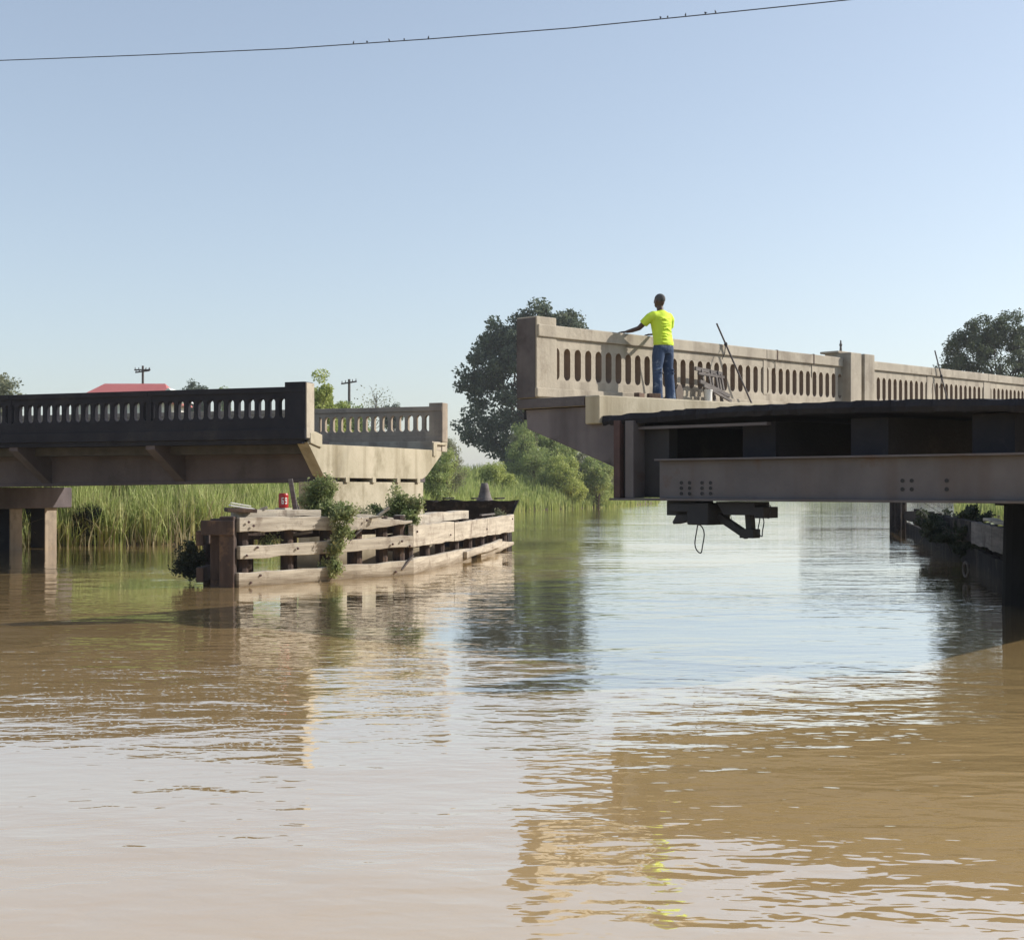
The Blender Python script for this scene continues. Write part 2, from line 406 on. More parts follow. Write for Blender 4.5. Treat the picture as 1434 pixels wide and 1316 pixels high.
def parapet(parent, m, g, groups, posts, length, y_face, depth, zb, zs0, zs1, zr0, zr1, zp=None, proud=0.05, sgn=1, start=0.0, post_top=2.76, post_depth=0.41, pw=0.16):
    """concrete parapet: base wall, balusters, solid panels between groups, coping, posts.
    y_face = roadside (or outer) face; it extends in direction sgn for depth."""
    D_ = sgn * depth
    wall = MB()
    wall.box(start, length, y_face, y_face + D_, zb, zs0, g)
    base = wall.build('parapet', m, parent, 0.008)
    up = MB().box(start, length, y_face + 0.001 * sgn, y_face + D_ - 0.001 * sgn, zs1, zr0, g)
    up.build('upper_wall', m, base)
    if zp:
        MB().box(start - 0.03, length, y_face - 0.05 * sgn, y_face + 0.05 * sgn, zb - 0.003, zp, g).build('plinth', m, base, 0.01)
    # coping in lengths
    edges = [start] + [(a + b_) / 2 for a, b_ in ((groups[i][0] + (groups[i][1] - 0.5) * groups[i][2], groups[i + 1][0] - 0.5 * groups[i][2]) for i in range(len(groups) - 1))] + [length]
    for a, b_ in zip(edges[:-1], edges[1:]):
        MB().box(a + 0.004, b_ - 0.004, y_face - proud * sgn, y_face + D_ + proud * sgn, zr0, zr1, g).build('coping', m, base, 0.015)
    units = {}
    solid = []
    cur = start
    for (s0, n, p) in groups:
        if round(p, 4) not in units:
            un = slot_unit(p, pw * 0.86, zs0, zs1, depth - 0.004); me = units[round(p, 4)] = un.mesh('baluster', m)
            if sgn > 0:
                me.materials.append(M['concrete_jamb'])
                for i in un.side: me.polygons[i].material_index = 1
        me = units[round(p, 4)]
        a, b_ = s0 - p, s0 + (n - 1) * p + p      # centres of the first and last unit edges
        if s0 - p / 2 - p / 2 > cur: solid.append((cur, s0 - p + 0.0))
        for k in range(n - 1):
            xc = s0 + (k + 0.5) * p
            o_ = link('baluster', me, base, 0, (xc, y_face + (0.002 if sgn > 0 else -(depth - 0.002)), g * xc))
        # half-arched jambs at both ends
        for side, xe in ((-1, s0 - 0.5 * p), (1, s0 + (n - 0.5) * p)):
            o_ = link('baluster', me, base, 0, (xe, y_face + (0.002 if sgn > 0 else -(depth - 0.002)), g * xe))
        solid.append(None)
        cur = s0 + n * p
    # solid panels (pilasters) between groups
    prev_end = start
    for (s0, n, p) in groups:
        e = s0 - p
        if e - prev_end > 0.02:
            MB().box(prev_end, e + 0.004, y_face - 0.012 * sgn, y_face + D_ + 0.012 * sgn, zs0 - 0.02, zr0 + 0.004, g).build('pilaster', m, base, 0.006)
        prev_end = s0 + (n - 1) * p + p
    if length - prev_end > 0.02:
        MB().box(prev_end, length, y_face - 0.012 * sgn, y_face + D_ + 0.012 * sgn, zs0 - 0.02, zr0 + 0.004, g).build('pilaster', m, base, 0.006)
    for (a, b_, off, top) in posts:
        MB().box(a, b_, y_face - off * sgn, y_face + post_depth * sgn, zb - 0.002 - 0.02, top, g).build('post', m, base, 0.015)
    return base

h = H
# ------------------------------------------------------------------ right hand bridge (end of the open span)
PX, PY = 0.38, 21.3
p_ang = math.atan2(0.743, 0.669)
GR = 0.019
rb = empty('road_bridge', (PX, PY, 0), p_ang,
           label='cut-off end of the concrete bridge on which the worker in the yellow shirt stands', cat='bridge')
LR = 62.0
grp = [(0.80, 22, 0.2795), (7.36, 11, 0.276), (11.94, 9, 0.2815), (15.04, 10, 0.284), (18.6, 11, 0.28), (22.4, 11, 0.28), (28.0, 22, 0.28), (35.0, 22, 0.28)]
ps = [(-0.0, 0.50, 0.02, h + 2.76), (10.2, 10.70, 0.22, h + 2.74), (10.84, 11.32, 0.22, h + 2.74), (26.1, 26.6, 0.22, h + 2.74), (26.74, 27.2, 0.22, h + 2.74)]
para = parapet(rb, M['concrete'], GR, grp, ps, 42.0, 0.0, 0.25, h + 1.46, h + 1.745, h + 2.275, h + 2.43, h + 2.63, zp=h + 1.60, start=0.02, pw=0.195)
MB().box(10.15, 10.75, 0.05, 0.50, h + 2.74, h + 2.79, GR).build('post_cap', M['concrete'], para, 0.01)
# near side parapet: same wall standing outside the frame on the far side of the roadway
parapet(rb, M['concrete'], GR, [(0.80, 22, 0.2795), (7.36, 11, 0.276)], [(-0.0, 0.50, 0.02, h + 2.76), (10.2, 10.70, 0.22, h + 2.74)], 12.0, -9.15, 0.25, h + 1.46, h + 1.755, h + 2.26, h + 2.43, h + 2.63, zp=h + 1.60, sgn=-1, start=0.02)

MB().box(-0.012, -0.003, 0.0, 0.40, h + 1.445, h + 2.735).build('side_shade_plate', M['concrete_shade'], para, 0.004)  # dark plate painting shade onto the post's left side
MB().box(0.005, 0.028, -1.0, 0.40, h + 1.275, h + 1.425).build('broken_end_shade', M['concrete_shade'], rb)  # dark plate painting shade onto the slab's broken end
# sidewalk and kerb (local y = -t)
def rough_end(mb, outline, x0, x1, g, rng, amp):
    """prism along x whose x0 end is broken off unevenly; subdivided cells"""
    return mb
MB().box(0.03, LR, -1.02, 0.41, h + 1.27, h + 1.43, GR).build('sidewalk_slab', M['concrete'], rb, 0.01)
MB().box(0.0, LR, -1.30, -1.021, h + 0.98, h + 1.425, GR).build('kerb', M['concrete_pale'], rb, 0.02)
MB().box(0.03, LR, -9.55, -8.12, h + 1.27, h + 1.43, GR).build('sidewalk_slab', M['concrete'], rb, 0.01)
# deck slab with crown and a ragged end
def deck_slab():
    rng = np.random.default_rng(5)
    ts = np.linspace(1.31, 8.10, 61)
    top = h + 1.10 + 0.065 * (1 - ((ts - 4.3) / 3.1) ** 2)
    jag = 0.05 * np.abs(rng.normal(size=61)) + 0.05 * np.interp(ts, np.linspace(1.2, 7.5, 12), rng.random(12))
    tj = top - 0.025 * rng.random(61) * (rng.random(61) > 0.4)
    rows = []
    for i, t in enumerate(ts):
        x0 = jag[i]
        rows.append([(x0 + 0.03, -t, top[i] - 0.15 - 0.02 * rng.random()), (x0 - 0.03 + 0.04 * rng.random(), -t, top[i] - 0.09), (x0 + 0.02, -t, tj[i]), (x0 + 0.35, -t, top[i] + GR * 0.35),
                     (LR, -t, top[i] + GR * LR), (LR, -t, top[i] - 0.2 + GR * LR)])
    vs = [v for r in rows for v in r]; k = 6; fs = []
    for i in range(60):
        for j in range(k):
            a = i * k + j; c = i * k + (j + 1) % k
            fs.append((a, c, c + k, a + k))
    fs += [tuple(range(k)), tuple(range(60 * k, 61 * k))[::-1]]
    return MB().add(vs, fs)
deck_slab().build('deck_slab', M['concrete_black'], rb)  # soffit shade put into the black colour
# end bracket under the sidewalk
MB().prism_x([(0.30, h + 1.26), (0.27, h + 0.95), (-1.56, h + 0.29), (-1.56, h + 1.05), (-1.02, h + 1.12), (-1.02, h + 1.262)], 0.10, 0.50).build('bracket', M['concrete_violet'], rb, 0.015)
MB().box(0.12, 0.48, 0.0, 0.36, h + 1.10, h + 1.268).build('bracket_cap', M['concrete_black'], rb, 0.01)
for k in range(1, 10):
    xx = 4.5 * k
    MB().prism_x([(0.30, h + 1.26), (0.27, h + 0.95), (-1.58, h + 0.0), (-1.58, h + 1.05), (-1.02, h + 1.262)], xx, xx + 0.3, GR).build('bracket', M['concrete_grey'], rb)
# end frame: steel column with flanges
MB().box(0.00, 0.30, -1.70, -1.58, h - 0.165, h + 1.02).build('column', M['rust'], rb, 0.008)
MB().box(0.10, 0.30, -1.80, -1.702, h - 0.160, h + 1.00).build('column', M['steel_dark'], rb)
MB().box(0.00, 0.30, -1.96, -1.802, h - 0.163, h + 1.01).build('column', M['steel'], rb, 0.008)
MB().box(0.28, 0.50, -2.42, -1.962, h - 0.158, h + 0.94).build('web_plate', M['steel_dark'], rb, 0.005)
# outer longitudinal girder and its flange
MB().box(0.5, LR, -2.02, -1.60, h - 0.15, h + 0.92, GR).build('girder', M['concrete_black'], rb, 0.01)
# end floor beam with flanges
beam = MB().box(0.06, 0.30, -9.2, -2.40, h - 0.165, h + 0.39).build('end_beam', M['steel'], rb, 0.004)
MB().box(-0.05, 0.32, -9.2, -2.38, h + 0.391, h + 0.42).build('top_flange', M['steel'], beam, 0.004)
MB().box(-0.07, 0.32, -9.2, -1.55, h - 0.20, h - 0.166).build('bottom_flange', M['steel'], beam, 0.004)
hole = MB()
r_ = 0.028
hme = MB().loft([(0.0, 0, 0), (0.012, 0, 0)], [r_, r_ * 0.9], 8).mesh('bolt', M['steel_dark'])
def tpos(px):   # distance t along the end face for a photo column
    u = (px - 717) / F; return (u * PY - PX) / (0.743 + 0.669 * u)
for px in (951, 962.5, 980, 992):
    for py in (676, 683.5, 691):
        t = tpos(px); D_ = PY - 0.669 * t
        link('bolt', hme, beam, 0, (0.05, -t, h + (682 - py) / F * D_))
for px in (1261, 1274, 1323):
    for py in (673, 685):
        t = tpos(px); D_ = PY - 0.669 * t
        link('bolt', hme, beam, 0, (0.05, -t, h + (682 - py) / F * D_))
# longitudinal beams carrying the deck, black so the colour holds the underside shade
for t0 in (3.60, 5.32, 7.02):
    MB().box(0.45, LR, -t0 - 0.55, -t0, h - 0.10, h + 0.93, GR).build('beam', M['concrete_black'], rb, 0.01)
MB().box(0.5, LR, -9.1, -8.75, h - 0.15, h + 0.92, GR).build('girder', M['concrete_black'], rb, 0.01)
# top angle and drain pipe just under the slab
MB().box(0.12, 0.24, -4.2, -1.95, h + 0.875, h + 0.915).build('edge_angle', M['steel'], rb)
for k in range(1, 9):
    xx = 3.2 + 4.5 * k
    MB().box(xx, xx + 0.4, -8.0, -2.02, h + 0.0, h + 0.85, GR).build('cross_beam', M['concrete_black'], rb)
# locking gear hanging under the end beam
lock = MB().box(0.1, 0.6, -2.95 - 0.05, -2.50, h - 0.42, h - 0.202)
lock.box(0.0, 0.5, -3.10, -2.62, h - 0.36, h - 0.24)
lock.prism_x([(-2.70, h - 0.36), (-2.60, h - 0.52), (-2.62, h - 0.55), (-3.05, h - 0.46), (-3.05, h - 0.36)], 0.1, 0.3)
lg = lock.build('lock_housing', M['steel_dark'], rb, 0.01)
MB().box(0.0, 0.6, -3.30, -2.93, h - 0.55, h - 0.23).build('motor_box', M['steel_dark'], rb, 0.02)
arm = MB().bar((0.3, -3.28, h - 0.42), (0.3, -3.78, h - 0.70), 0.10, 0.11)
arm.bar((0.3, -3.80, h - 0.24), (0.3, -3.84, h - 0.72), 0.12, 0.10)
arm.box(0.2, 0.4, -3.93, -3.70, h - 0.73, h - 0.60)
arm.build('lock_arm', M['steel_dark'], rb, 0.01)
pl_ = MB().prism_x([(-3.36, h - 0.21), (-3.50, h - 0.40), (-4.02, h - 0.40), (-4.02, h - 0.21)], 0.1, 0.5)
pl_.box(0.1, 0.5, -4.16, -4.0, h - 0.44, h - 0.28)
pl_.build('hanger_plate', M['steel_dark'], rb, 0.01)
def loop(cy, cz, ry, rz, rad, nm, x=0.2):
    mb = MB(); n = 20
    pts = [(x + 0.02 * math.sin(3 * a), cy + ry * math.cos(a), cz + rz * math.sin(a)) for a in [2 * math.pi * k / n for k in range(n + 1)]]
    return mb.loft(pts, [rad] * (n + 1), 6, up=(1, 0, 0)).build(nm, M['wire'], rb, smooth=True)
loop(-3.02, h - 0.76, 0.075, 0.21, 0.010, 'cable_loop')
loop(-4.06, h - 0.55, 0.04, 0.15, 0.009, 'cable_loop')
loop(-4.17, h - 0.34, 0.05, 0.10, 0.008, 'cable_loop')
MB().loft([(0.2, -3.55, h - 0.38), (0.2, -3.58, h - 0.5), (0.2, -3.63, h - 0.58)], [0.008] * 3, 6).build('cable', M['wire'], rb)
# pivot pier under the span
pv = MB()
c = (7.95, -6.45)
pv.loft([(c[0], c[1], -3), (c[0], c[1], h - 0.32)], [1.95, 1.85], 40)
pv.loft([(c[0], c[1], h - 0.32), (c[0], c[1], h - 0.1)], [2.0, 2.0], 40)
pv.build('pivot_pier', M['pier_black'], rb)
MB().box(40, 60, -8.6, 0.4, -1, h + 0.9).build('abutment', M['concrete_grey'], rb)

# ------------------------------------------------------------------ left hand bridge
LX, LY = -5.13, 32.8
q_ang = math.atan2(0.342, -0.94)
lb = empty('road_bridge', (LX, LY, 0), q_ang,
           label='old concrete bridge with dark blackened railing and pale end wall standing on piers', cat='bridge')
LL = 42.0
gl = [(0.655, 13, 0.2975), (4.98, 13, 0.309), (9.42, 13, 0.305), (13.86, 13, 0.305), (18.3, 13, 0.305), (22.7, 13, 0.305), (27.1, 13, 0.305), (31.5, 13, 0.305), (35.9, 13, 0.305)]
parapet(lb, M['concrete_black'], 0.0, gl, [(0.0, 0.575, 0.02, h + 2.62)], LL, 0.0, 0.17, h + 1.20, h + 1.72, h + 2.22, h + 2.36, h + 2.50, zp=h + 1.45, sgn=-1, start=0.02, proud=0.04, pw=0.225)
# far parapet, seen from its road side
gl2 = [(0.52, 13, 0.292), (4.9, 13, 0.305)] + gl[2:]
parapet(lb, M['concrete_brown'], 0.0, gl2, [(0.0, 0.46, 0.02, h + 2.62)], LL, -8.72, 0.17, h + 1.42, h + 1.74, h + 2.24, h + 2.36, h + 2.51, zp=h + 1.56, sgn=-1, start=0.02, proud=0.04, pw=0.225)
# the fair lit end face of the near end post
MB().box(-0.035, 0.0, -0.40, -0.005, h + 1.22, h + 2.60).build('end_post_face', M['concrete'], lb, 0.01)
# deck, sidewalks and end wall
MB().box(0.32, LL, -8.0, -0.75, h + 0.86, h + 1.09).build('deck_slab', M['asphalt'], lb)
MB().box(0.05, LL, -0.76, -0.24, h + 1.13, h + 1.38).build('sidewalk_slab', M['concrete'], lb, 0.01)
MB().box(0.05, LL, -8.73, -8.01, h + 1.13, h + 1.40).build('sidewalk_slab', M['concrete'], lb, 0.01)
MB().box(0.02, LL, -9.13, -8.73, h + 1.10, h + 1.419).build('edge_beam', M['concrete'], lb, 0.01)
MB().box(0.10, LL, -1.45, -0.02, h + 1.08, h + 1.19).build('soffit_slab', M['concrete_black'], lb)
ew = MB().prism_x([(-0.12, h + 1.12), (-0.95, h + 0.30), (-1.15, h + 0.24), (-7.15, h + 0.24), (-7.5, h + 0.34), (-8.62, h + 1.0), (-8.62, h + 1.12), (-7.9, h + 1.13), (-4.4, h + 1.12), (-0.76, h + 1.09)], 0.0, 0.32)
ewo = ew.build('end_wall', M['concrete_pale'], lb, 0.01)
MB().prism_x([(-0.18, h + 1.36), (-0.18, h + 1.10), (-0.72, h + 1.0), (-0.80, h + 1.0), (-0.80, h + 1.33), (-0.45, h + 1.40)], -0.05, 0.04).build('kerb_end', M['concrete_pale'], ewo, 0.02)
MB().prism_x([(-7.92, h + 1.36), (-7.92, h + 0.94), (-8.12, h + 0.94), (-8.2, h + 1.30), (-9.0, h + 1.30), (-9.0, h + 1.38)], -0.04, 0.02).build('kerb_end', M['concrete_pale'], ewo, 0.01)
for y in (-2.15, -3.75, -5.35, -6.75):       # bearing pads of the beams on the pier
    MB().box(-0.02, 0.5, y - 0.22, y, h + 0.12, h + 0.26).build('bearing', M['concrete_pale'], lb, 0.01)
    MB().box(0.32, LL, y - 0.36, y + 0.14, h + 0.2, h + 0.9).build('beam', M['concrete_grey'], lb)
# outer girders
gsl = -0.012
gd = MB().box(0.10, LL, -1.85, -1.45, h + 0.20, h + 1.10, 0)
gd.v = [(x, y, z + (gsl * x if z < h + 0.5 else 0)) for x, y, z in gd.v]
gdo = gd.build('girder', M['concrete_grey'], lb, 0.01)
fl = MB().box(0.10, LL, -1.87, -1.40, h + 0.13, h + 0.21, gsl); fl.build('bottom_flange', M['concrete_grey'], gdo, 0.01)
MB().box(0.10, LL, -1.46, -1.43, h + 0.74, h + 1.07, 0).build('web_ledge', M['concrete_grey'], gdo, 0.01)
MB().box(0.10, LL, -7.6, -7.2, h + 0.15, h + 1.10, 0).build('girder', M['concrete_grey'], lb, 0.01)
for k, xx in enumerate((4.45, 8.85, 13.25, 17.7, 22.1, 26.5)):
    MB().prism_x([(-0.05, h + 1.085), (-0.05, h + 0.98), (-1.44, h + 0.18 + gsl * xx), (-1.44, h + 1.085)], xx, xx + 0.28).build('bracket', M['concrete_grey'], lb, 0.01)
# pier wall at the end, pile bent further left
MB().box(0.05, 0.95, -7.35, -1.35, -2, h + 0.14).build('pier_wall', M['concrete_pale'], lb, 0.02)
MB().box(-0.25, 1.15, -7.6, -1.1, -2, 0.42).build('pier_footing', M['concrete_pale'], lb, 0.02)
for sx in (13.75, 27.0, 38.0):
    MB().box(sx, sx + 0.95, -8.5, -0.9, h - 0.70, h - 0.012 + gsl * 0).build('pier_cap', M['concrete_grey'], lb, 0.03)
    MB().box(sx + 0.03, sx + 0.92, -0.9, -0.893, h - 0.68, h - 0.05).build('shade_face', M['concrete_black'], lb)  # thin black plate, shade painted on the cap's near face
    for yy in (-2.6, -6.2, -7.9):
        MB().box(sx + 0.15, sx + 0.75, yy, yy + 0.6, -3, h - 0.69).build('pile', M['concrete_brown'], lb, 0.03)
        MB().box(sx + 0.17, sx + 0.73, yy + 0.6, yy + 0.606, -2.5, h - 0.71).build('shade_face', M['concrete_black'], lb)  # thin black plate, shade painted on the pile's front

# ------------------------------------------------------------------ timber fenders
def plank_mb(a, b_, z0a, z1a, z0b, z1b, th, rng, n=9, broken=0.0):
    """plank between plan points a and b_, its visible face to the right of a->b_; slightly uneven edges"""
    a, b_ = Vector((a[0], a[1], 0)), Vector((b_[0], b_[1], 0)); d = (b_ - a).normalized(); nrm = Vector((d.y, -d.x, 0))
    vs = []
    for i in range(n + 1):
        t = i / n; p = a.lerp(b_, t)
        j0, j1 = rng.uniform(-.022, .018), rng.uniform(-.024, .014)
        zt = z1a + (z1b - z1a) * t + j1; zb_ = z0a + (z0b - z0a) * t + j0
        if broken and t > 1 - broken: 
            f = (t - 1 + broken) / broken; zt -= (zt - zb_) * 0.55 * f; 
        o1 = nrm * rng.uniform(-.014, .014)
        vs += [p + o1 + Vector((0, 0, zb_)), p + o1 + Vector((0, 0, zt)), p - nrm * th + Vector((0, 0, zt)), p - nrm * th + Vector((0, 0, zb_))]
    fs = [(i * 4 + j, i * 4 + (j + 1) % 4, (i + 1) * 4 + (j + 1) % 4, (i + 1) * 4 + j) for i in range(n) for j in range(4)]
    fs += [(0, 1, 2, 3), (n * 4 + 3, n * 4 + 2, n * 4 + 1, n * 4)]
    return MB().add(vs, fs)
rng = random.Random(3)
FN = [(-5.60, 27.1), (-2.33, 30.9)]
fd = empty('timber_fender', (-5.6, 27.1, 0), label='weathered timber fender in front of the left bridge, overgrown with plants', cat='fender')
def fpart(mb, name, m, bevel=0.012, parent=fd):
    mb.v = [(v[0] + 5.6, v[1] - 27.1, v[2]) for v in mb.v]
    return mb.build(name, m, parent, bevel)
dx, dy = 3.27, 3.8
def fp(t, off=0.0):      # point along the near run, off = offset towards the river channel
    return (-5.6 + dx * t + 0.758 * off, 27.1 + dy * t - 0.652 * off)
def seg(t): # far run
    P_ = [(-2.30, 30.95), (-1.55, 35.0), (-0.75, 39.5), (0.07, 44.1)]
    t *= 3; i = min(int(t), 2); f = t - i
    return (P_[i][0] + (P_[i + 1][0] - P_[i][0]) * f, P_[i][1] + (P_[i + 1][1] - P_[i][1]) * f)
# near run: three rows of planks and the capping timber
fpart(plank_mb(fp(0, .02), fp(.60, .02), 1.14, 1.43, 1.12, 1.40, .12, rng), 'plank', M['timber'])
fpart(plank_mb(fp(.605, .0), fp(1.0, .0), 1.06, 1.40, 1.20, 1.33, .12, rng, broken=.6), 'plank', M['timber'])
fpart(plank_mb(fp(.02, -.16), fp(.47, -.16), 1.40, 1.57, 1.42, 1.57, .25, rng), 'cap_timber', M['timber'])
fpart(plank_mb(fp(.60, -.2), fp(.92, -.2), 1.32, 1.46, 1.28, 1.40, .20, rng, broken=.4), 'cap_timber', M['timber'])
fpart(plank_mb(fp(.0, .03), fp(1.0, .03), .57, .84, .66, .93, .12, rng, 14), 'plank', M['timber'])
fpart(plank_mb(fp(-.01, .05), fp(1.0, .05), -.3, .29, -.3, .34, .14, rng, 14), 'plank', M['timber'])
# far run
fpart(plank_mb(seg(0), seg(.34), .66, 1.16, .62, 1.14, .14, rng), 'plank', M['timber'])
fpart(plank_mb(seg(.343), seg(.67), .62, 1.12, .60, 1.12, .14, rng), 'plank', M['timber'])
fpart(plank_mb(seg(.673), seg(1), .60, 1.12, .56, 1.14, .14, rng), 'plank', M['timber'])
s_ = lambda t, o: (seg(t)[0] - o, seg(t)[1])
fpart(plank_mb(s_(.0, .22), s_(.55, .22), 1.13, 1.40, 1.15, 1.38, .25, rng), 'cap_timber', M['timber'])
fpart(plank_mb(seg(0), seg(.5), .0, .38, -.05, .33, .14, rng), 'plank', M['timber'])
fpart(plank_mb(s_(.42, -.12), s_(.80, -.12), .10, .30, .20, .42, .12, rng), 'plank', M['timber'])
fpart(plank_mb(seg(.6), seg(1), -.1, .22, .12, .36, .12, rng, broken=.3), 'plank', M['timber'])
# piles behind the planks
def pile(x, y, top, m, w=.26, rot=.6):
    mb = MB().loft([(x, y, -2.5), (x, y, top * .5), (x, y, top)], [w / 2 * 1.05, w / 2, w / 2 * .96], 10)
    return fpart(mb, 'pile', m, 0)
for t in (.06, .30, .52, .70, .86, .97):
    x, y = fp(t, -.30); pile(x, y, 1.38, M['timber_dark'], .28)
for t in (.05, .18, .31, .44, .57, .70, .83, .97):
    x, y = s_(t, .30); pile(x, y, 1.12, M['timber_dark'], .26)
for t in (.16, .40, .63, .76):
    x, y = fp(t, -.75); pile(x, y, 1.2, M['timber_dark'], .25)
# inner backing walers
fpart(plank_mb(fp(.02, -.48), fp(.98, -.48), .95, 1.25, .95, 1.22, .2, rng), 'waler', M['timber_dark'])
fpart(plank_mb(s_(.0, .48), s_(1., .48), .55, .95, .5, .9, .2, rng), 'waler', M['timber_dark'])
# corner cluster of heavy square piles with a return of short planks
for (x, y, wd, top) in ((-5.83, 27.12, .30, 1.45), (-6.08, 27.35, .28, 1.40), (-5.95, 27.75, .30, 1.44)):
    fpart(MB().box(x - wd / 2, x + wd / 2, y - wd / 2, y + wd / 2, -2.5, top), 'pile', M['timber_dark'], .02)
fpart(MB().bar((-6.35, 27.0, 1.22), (-5.68, 26.98, 1.22), .12, .30), 'plank', M['timber_dark'])
fpart(MB().bar((-6.4, 27.05, 1.0), (-6.6, 29.9, 1.0), .14, .30), 'plank', M['timber_dark'])
fpart(MB().bar((-6.4, 27.05, .25), (-6.6, 29.9, .25), .14, .30), 'plank', M['timber_dark'])
for y in (28.4, 29.7): pile(-6.5, y, 1.3, M['timber_dark'], .28)
# splintered stub and iron bolts
bolt = MB().loft([(0, 0, 0), (.03, 0, 0)], [.028, .024], 8).mesh('bolt', M['rust'])
for t, z in ((.04, 1.33), (.065, 1.25), (.03, .64), (.085, .80), (.30, .74), (.86, .74), (.92, .80), (.05, .08), (.10, .22), (.52, 1.33), (.88, .1), (.97, .68), (.70, 1.3)):
    x, y = fp(t, .055); link('bolt', bolt, fd, 0, (x + 5.6, y - 27.1, z), (0, 0, R(-40)))
for t, z in ((.02, 1.0), (.30, .8), (.66, .8), (.97, 1.0)):
    x, y = seg(t); link('bolt', bolt, fd, 0, (x + 5.6 + .01, y - 27.1, z), (0, 0, R(-10)))

for (t, o1, z, ln, a, w_) in ((.12, -.35, 1.50, .7, .5, .10), (.66, -.25, 1.42, .55, -.4, .12), (.74, .02, 1.36, .5, .15, .07), (.84, -.3, 1.40, .6, .9, .10), (.95, .08, .30, .45, 1.45, .07), (.63, .06, .98, .4, 1.2, .06), (.34, -.3, 1.02, .8, .2, .09)):
    x, y = fp(t, o1); q = Vector((math.cos(a * .6), math.sin(a * .6) * .6, math.sin(a) * .8)).normalized()
    fpart(MB().bar(Vector((x, y, z)) - q * ln / 2, Vector((x, y, z)) + q * ln / 2, w_, w_ * .6), 'splintered_board', M['timber_grey'] if z < 1.3 else M['timber'], .006)
for (t, z, ln) in ((.15, 1.02, .4), (.48, 1.05, .5), (.8, 1.0, .4)):
    x, y = s_(t, .25); fpart(MB().bar((x - .3, y - .5, z + .18), (x + .1, y + .6, z + .2), .08, .05), 'splintered_board', M['timber_grey'], .006)
# dark floating timber behind the far run
bo = empty('sunken_work_boat', (-1.35, 46.0, 0), R(-8), label='black derelict flat boat with ragged edge behind the far end of the left timber fender', cat='boat')
xs = np.linspace(-1.9, 1.55, 15); rg = np.random.default_rng(2)
top = 1.56 + 0.05 * np.abs(xs / 1.7) ** 2 + rg.normal(0, .025, 15)
vs = []
for x, tz in zip(xs, top):
    w_ = .75 * (1 - (abs(x) / 2.1) ** 3)
    vs += [(x, -w_, tz), (x * .82, -w_ * .7, .85), (x * .82, w_ * .7, .85), (x, w_, tz), (x, w_ - .1, tz), (x * .85, w_ * .6, 1.05), (x * .85, -w_ * .6, 1.05), (x, -w_ + .1, tz)]
fs = [(i * 8 + j, i * 8 + (j + 1) % 8, (i + 1) * 8 + (j + 1) % 8, (i + 1) * 8 + j) for i in range(14) for j in range(8)]
fs += [tuple(range(8)), tuple(range(112, 120))[::-1]]
MB().add(vs, fs).build('hull', M['timber_black'], bo)
MB().box(-1.3, 1.3, -.50, .50, -.6, .95).build('hull_bottom', M['timber_black'], bo, .05)
for x in (-.9, 0.1, .9):
    MB().bar((x, -.7, 1.66), (x + .05, .7, 1.66), .12, .05).build('thwart', M['timber_black'], bo, .01)
cn = MB().loft([(0, 0, -.5), (0, 0, 1.55), (0, 0, 1.68), (0, 0, 1.95), (0, 0, 2.12), (0, 0, 2.2)], [.10, .32, .24, .17, .14, .11], 16)
cn.build('mooring_post', M['timber_grey'], None, .0, True, (-.98, 47.3, 0))
tag(bpy.data.objects['mooring_post'], 'grey weathered conical mooring post standing up behind the black derelict boat', 'mooring post')

# red drum, leaning boards, folded white board on the fender
rd = empty('red_drum', fp(.323, -.55) + (1.60,), R(-25), label='small red drum with white marks standing on the left timber fender', cat='drum')
rd.scale = (.85, .85, .85)
MB().loft([(0, 0, .0), (0, 0, .03), (0, 0, .33), (0, 0, .36)], [.115, .125, .125, .115], 18).build('drum_body', M['red'], rd, smooth=False)
MB().loft([(0, 0, .361), (0, 0, .372)], [.115, .11], 18).build('lid', M['red'], rd)
def mark(z0, a0, a1, z1, nm='white_mark'):
    mb = MB(); n = 5; vs = []
    for k in range(n + 1):
        a = R(a0 + (a1 - a0) * k / n)
        for r_0 in (.1265, .129):
            for z in (z0, z1): vs.append((r_0 * math.cos(a), r_0 * math.sin(a), z))
    fs = []
    for k in range(n):
        b0 = k * 4; b1 = b0 + 4
        fs += [(b0 + 2, b0 + 3, b1 + 3, b1 + 2), (b0, b1, b1 + 1, b0 + 1), (b0 + 1, b1 + 1, b1 + 3, b0 + 3), (b0, b0 + 2, b1 + 2, b1)]
    fs += [(0, 1, 3, 2), (n * 4, n * 4 + 2, n * 4 + 3, n * 4 + 1)]
    mb.add(vs, fs).build(nm, M['white'], rd)
# two rough digits like "69"
for a0 in (-78, -38):
    mark(.10, a0 + 0, a0 + 26, .13); mark(.17, a0, a0 + 26, .195); mark(.24, a0, a0 + 26, .265)
    mark(.12, a0 + (0 if a0 == -78 else 18), a0 + (8 if a0 == -78 else 26), .25)
    mark(.12 if a0 == -78 else .19, a0 + (18 if a0 == -78 else 0), a0 + (26 if a0 == -78 else 8), .18 if a0 == -78 else .25)
MB().box(-.16, .16, -.16, .16, -.35, -.002).build('drum_block', M['timber'], rd, .01)
x, y = fp(.374, -.6)
bd = empty('leaning_board', (x, y, 1.25), label='grey splintered board leaning upright beside the red drum', cat='board')
MB().bar((.16, 0, -.1), (-.02, 0, .98), .10, .05).build('board', M['timber_grey'], bd, .01)
MB().bar((.30, .05, -.1), (.06, .03, .62), .05, .03).build('splinter', M['timber_grey'], bd, .005)
x, y = fp(.02, -.25)
sh = MB().bar((-.40, -.12, .02), (.10, .10, .0), .22, .03); sh.bar((-.38, -.12, .075), (.0, .05, .055), .12, .02)
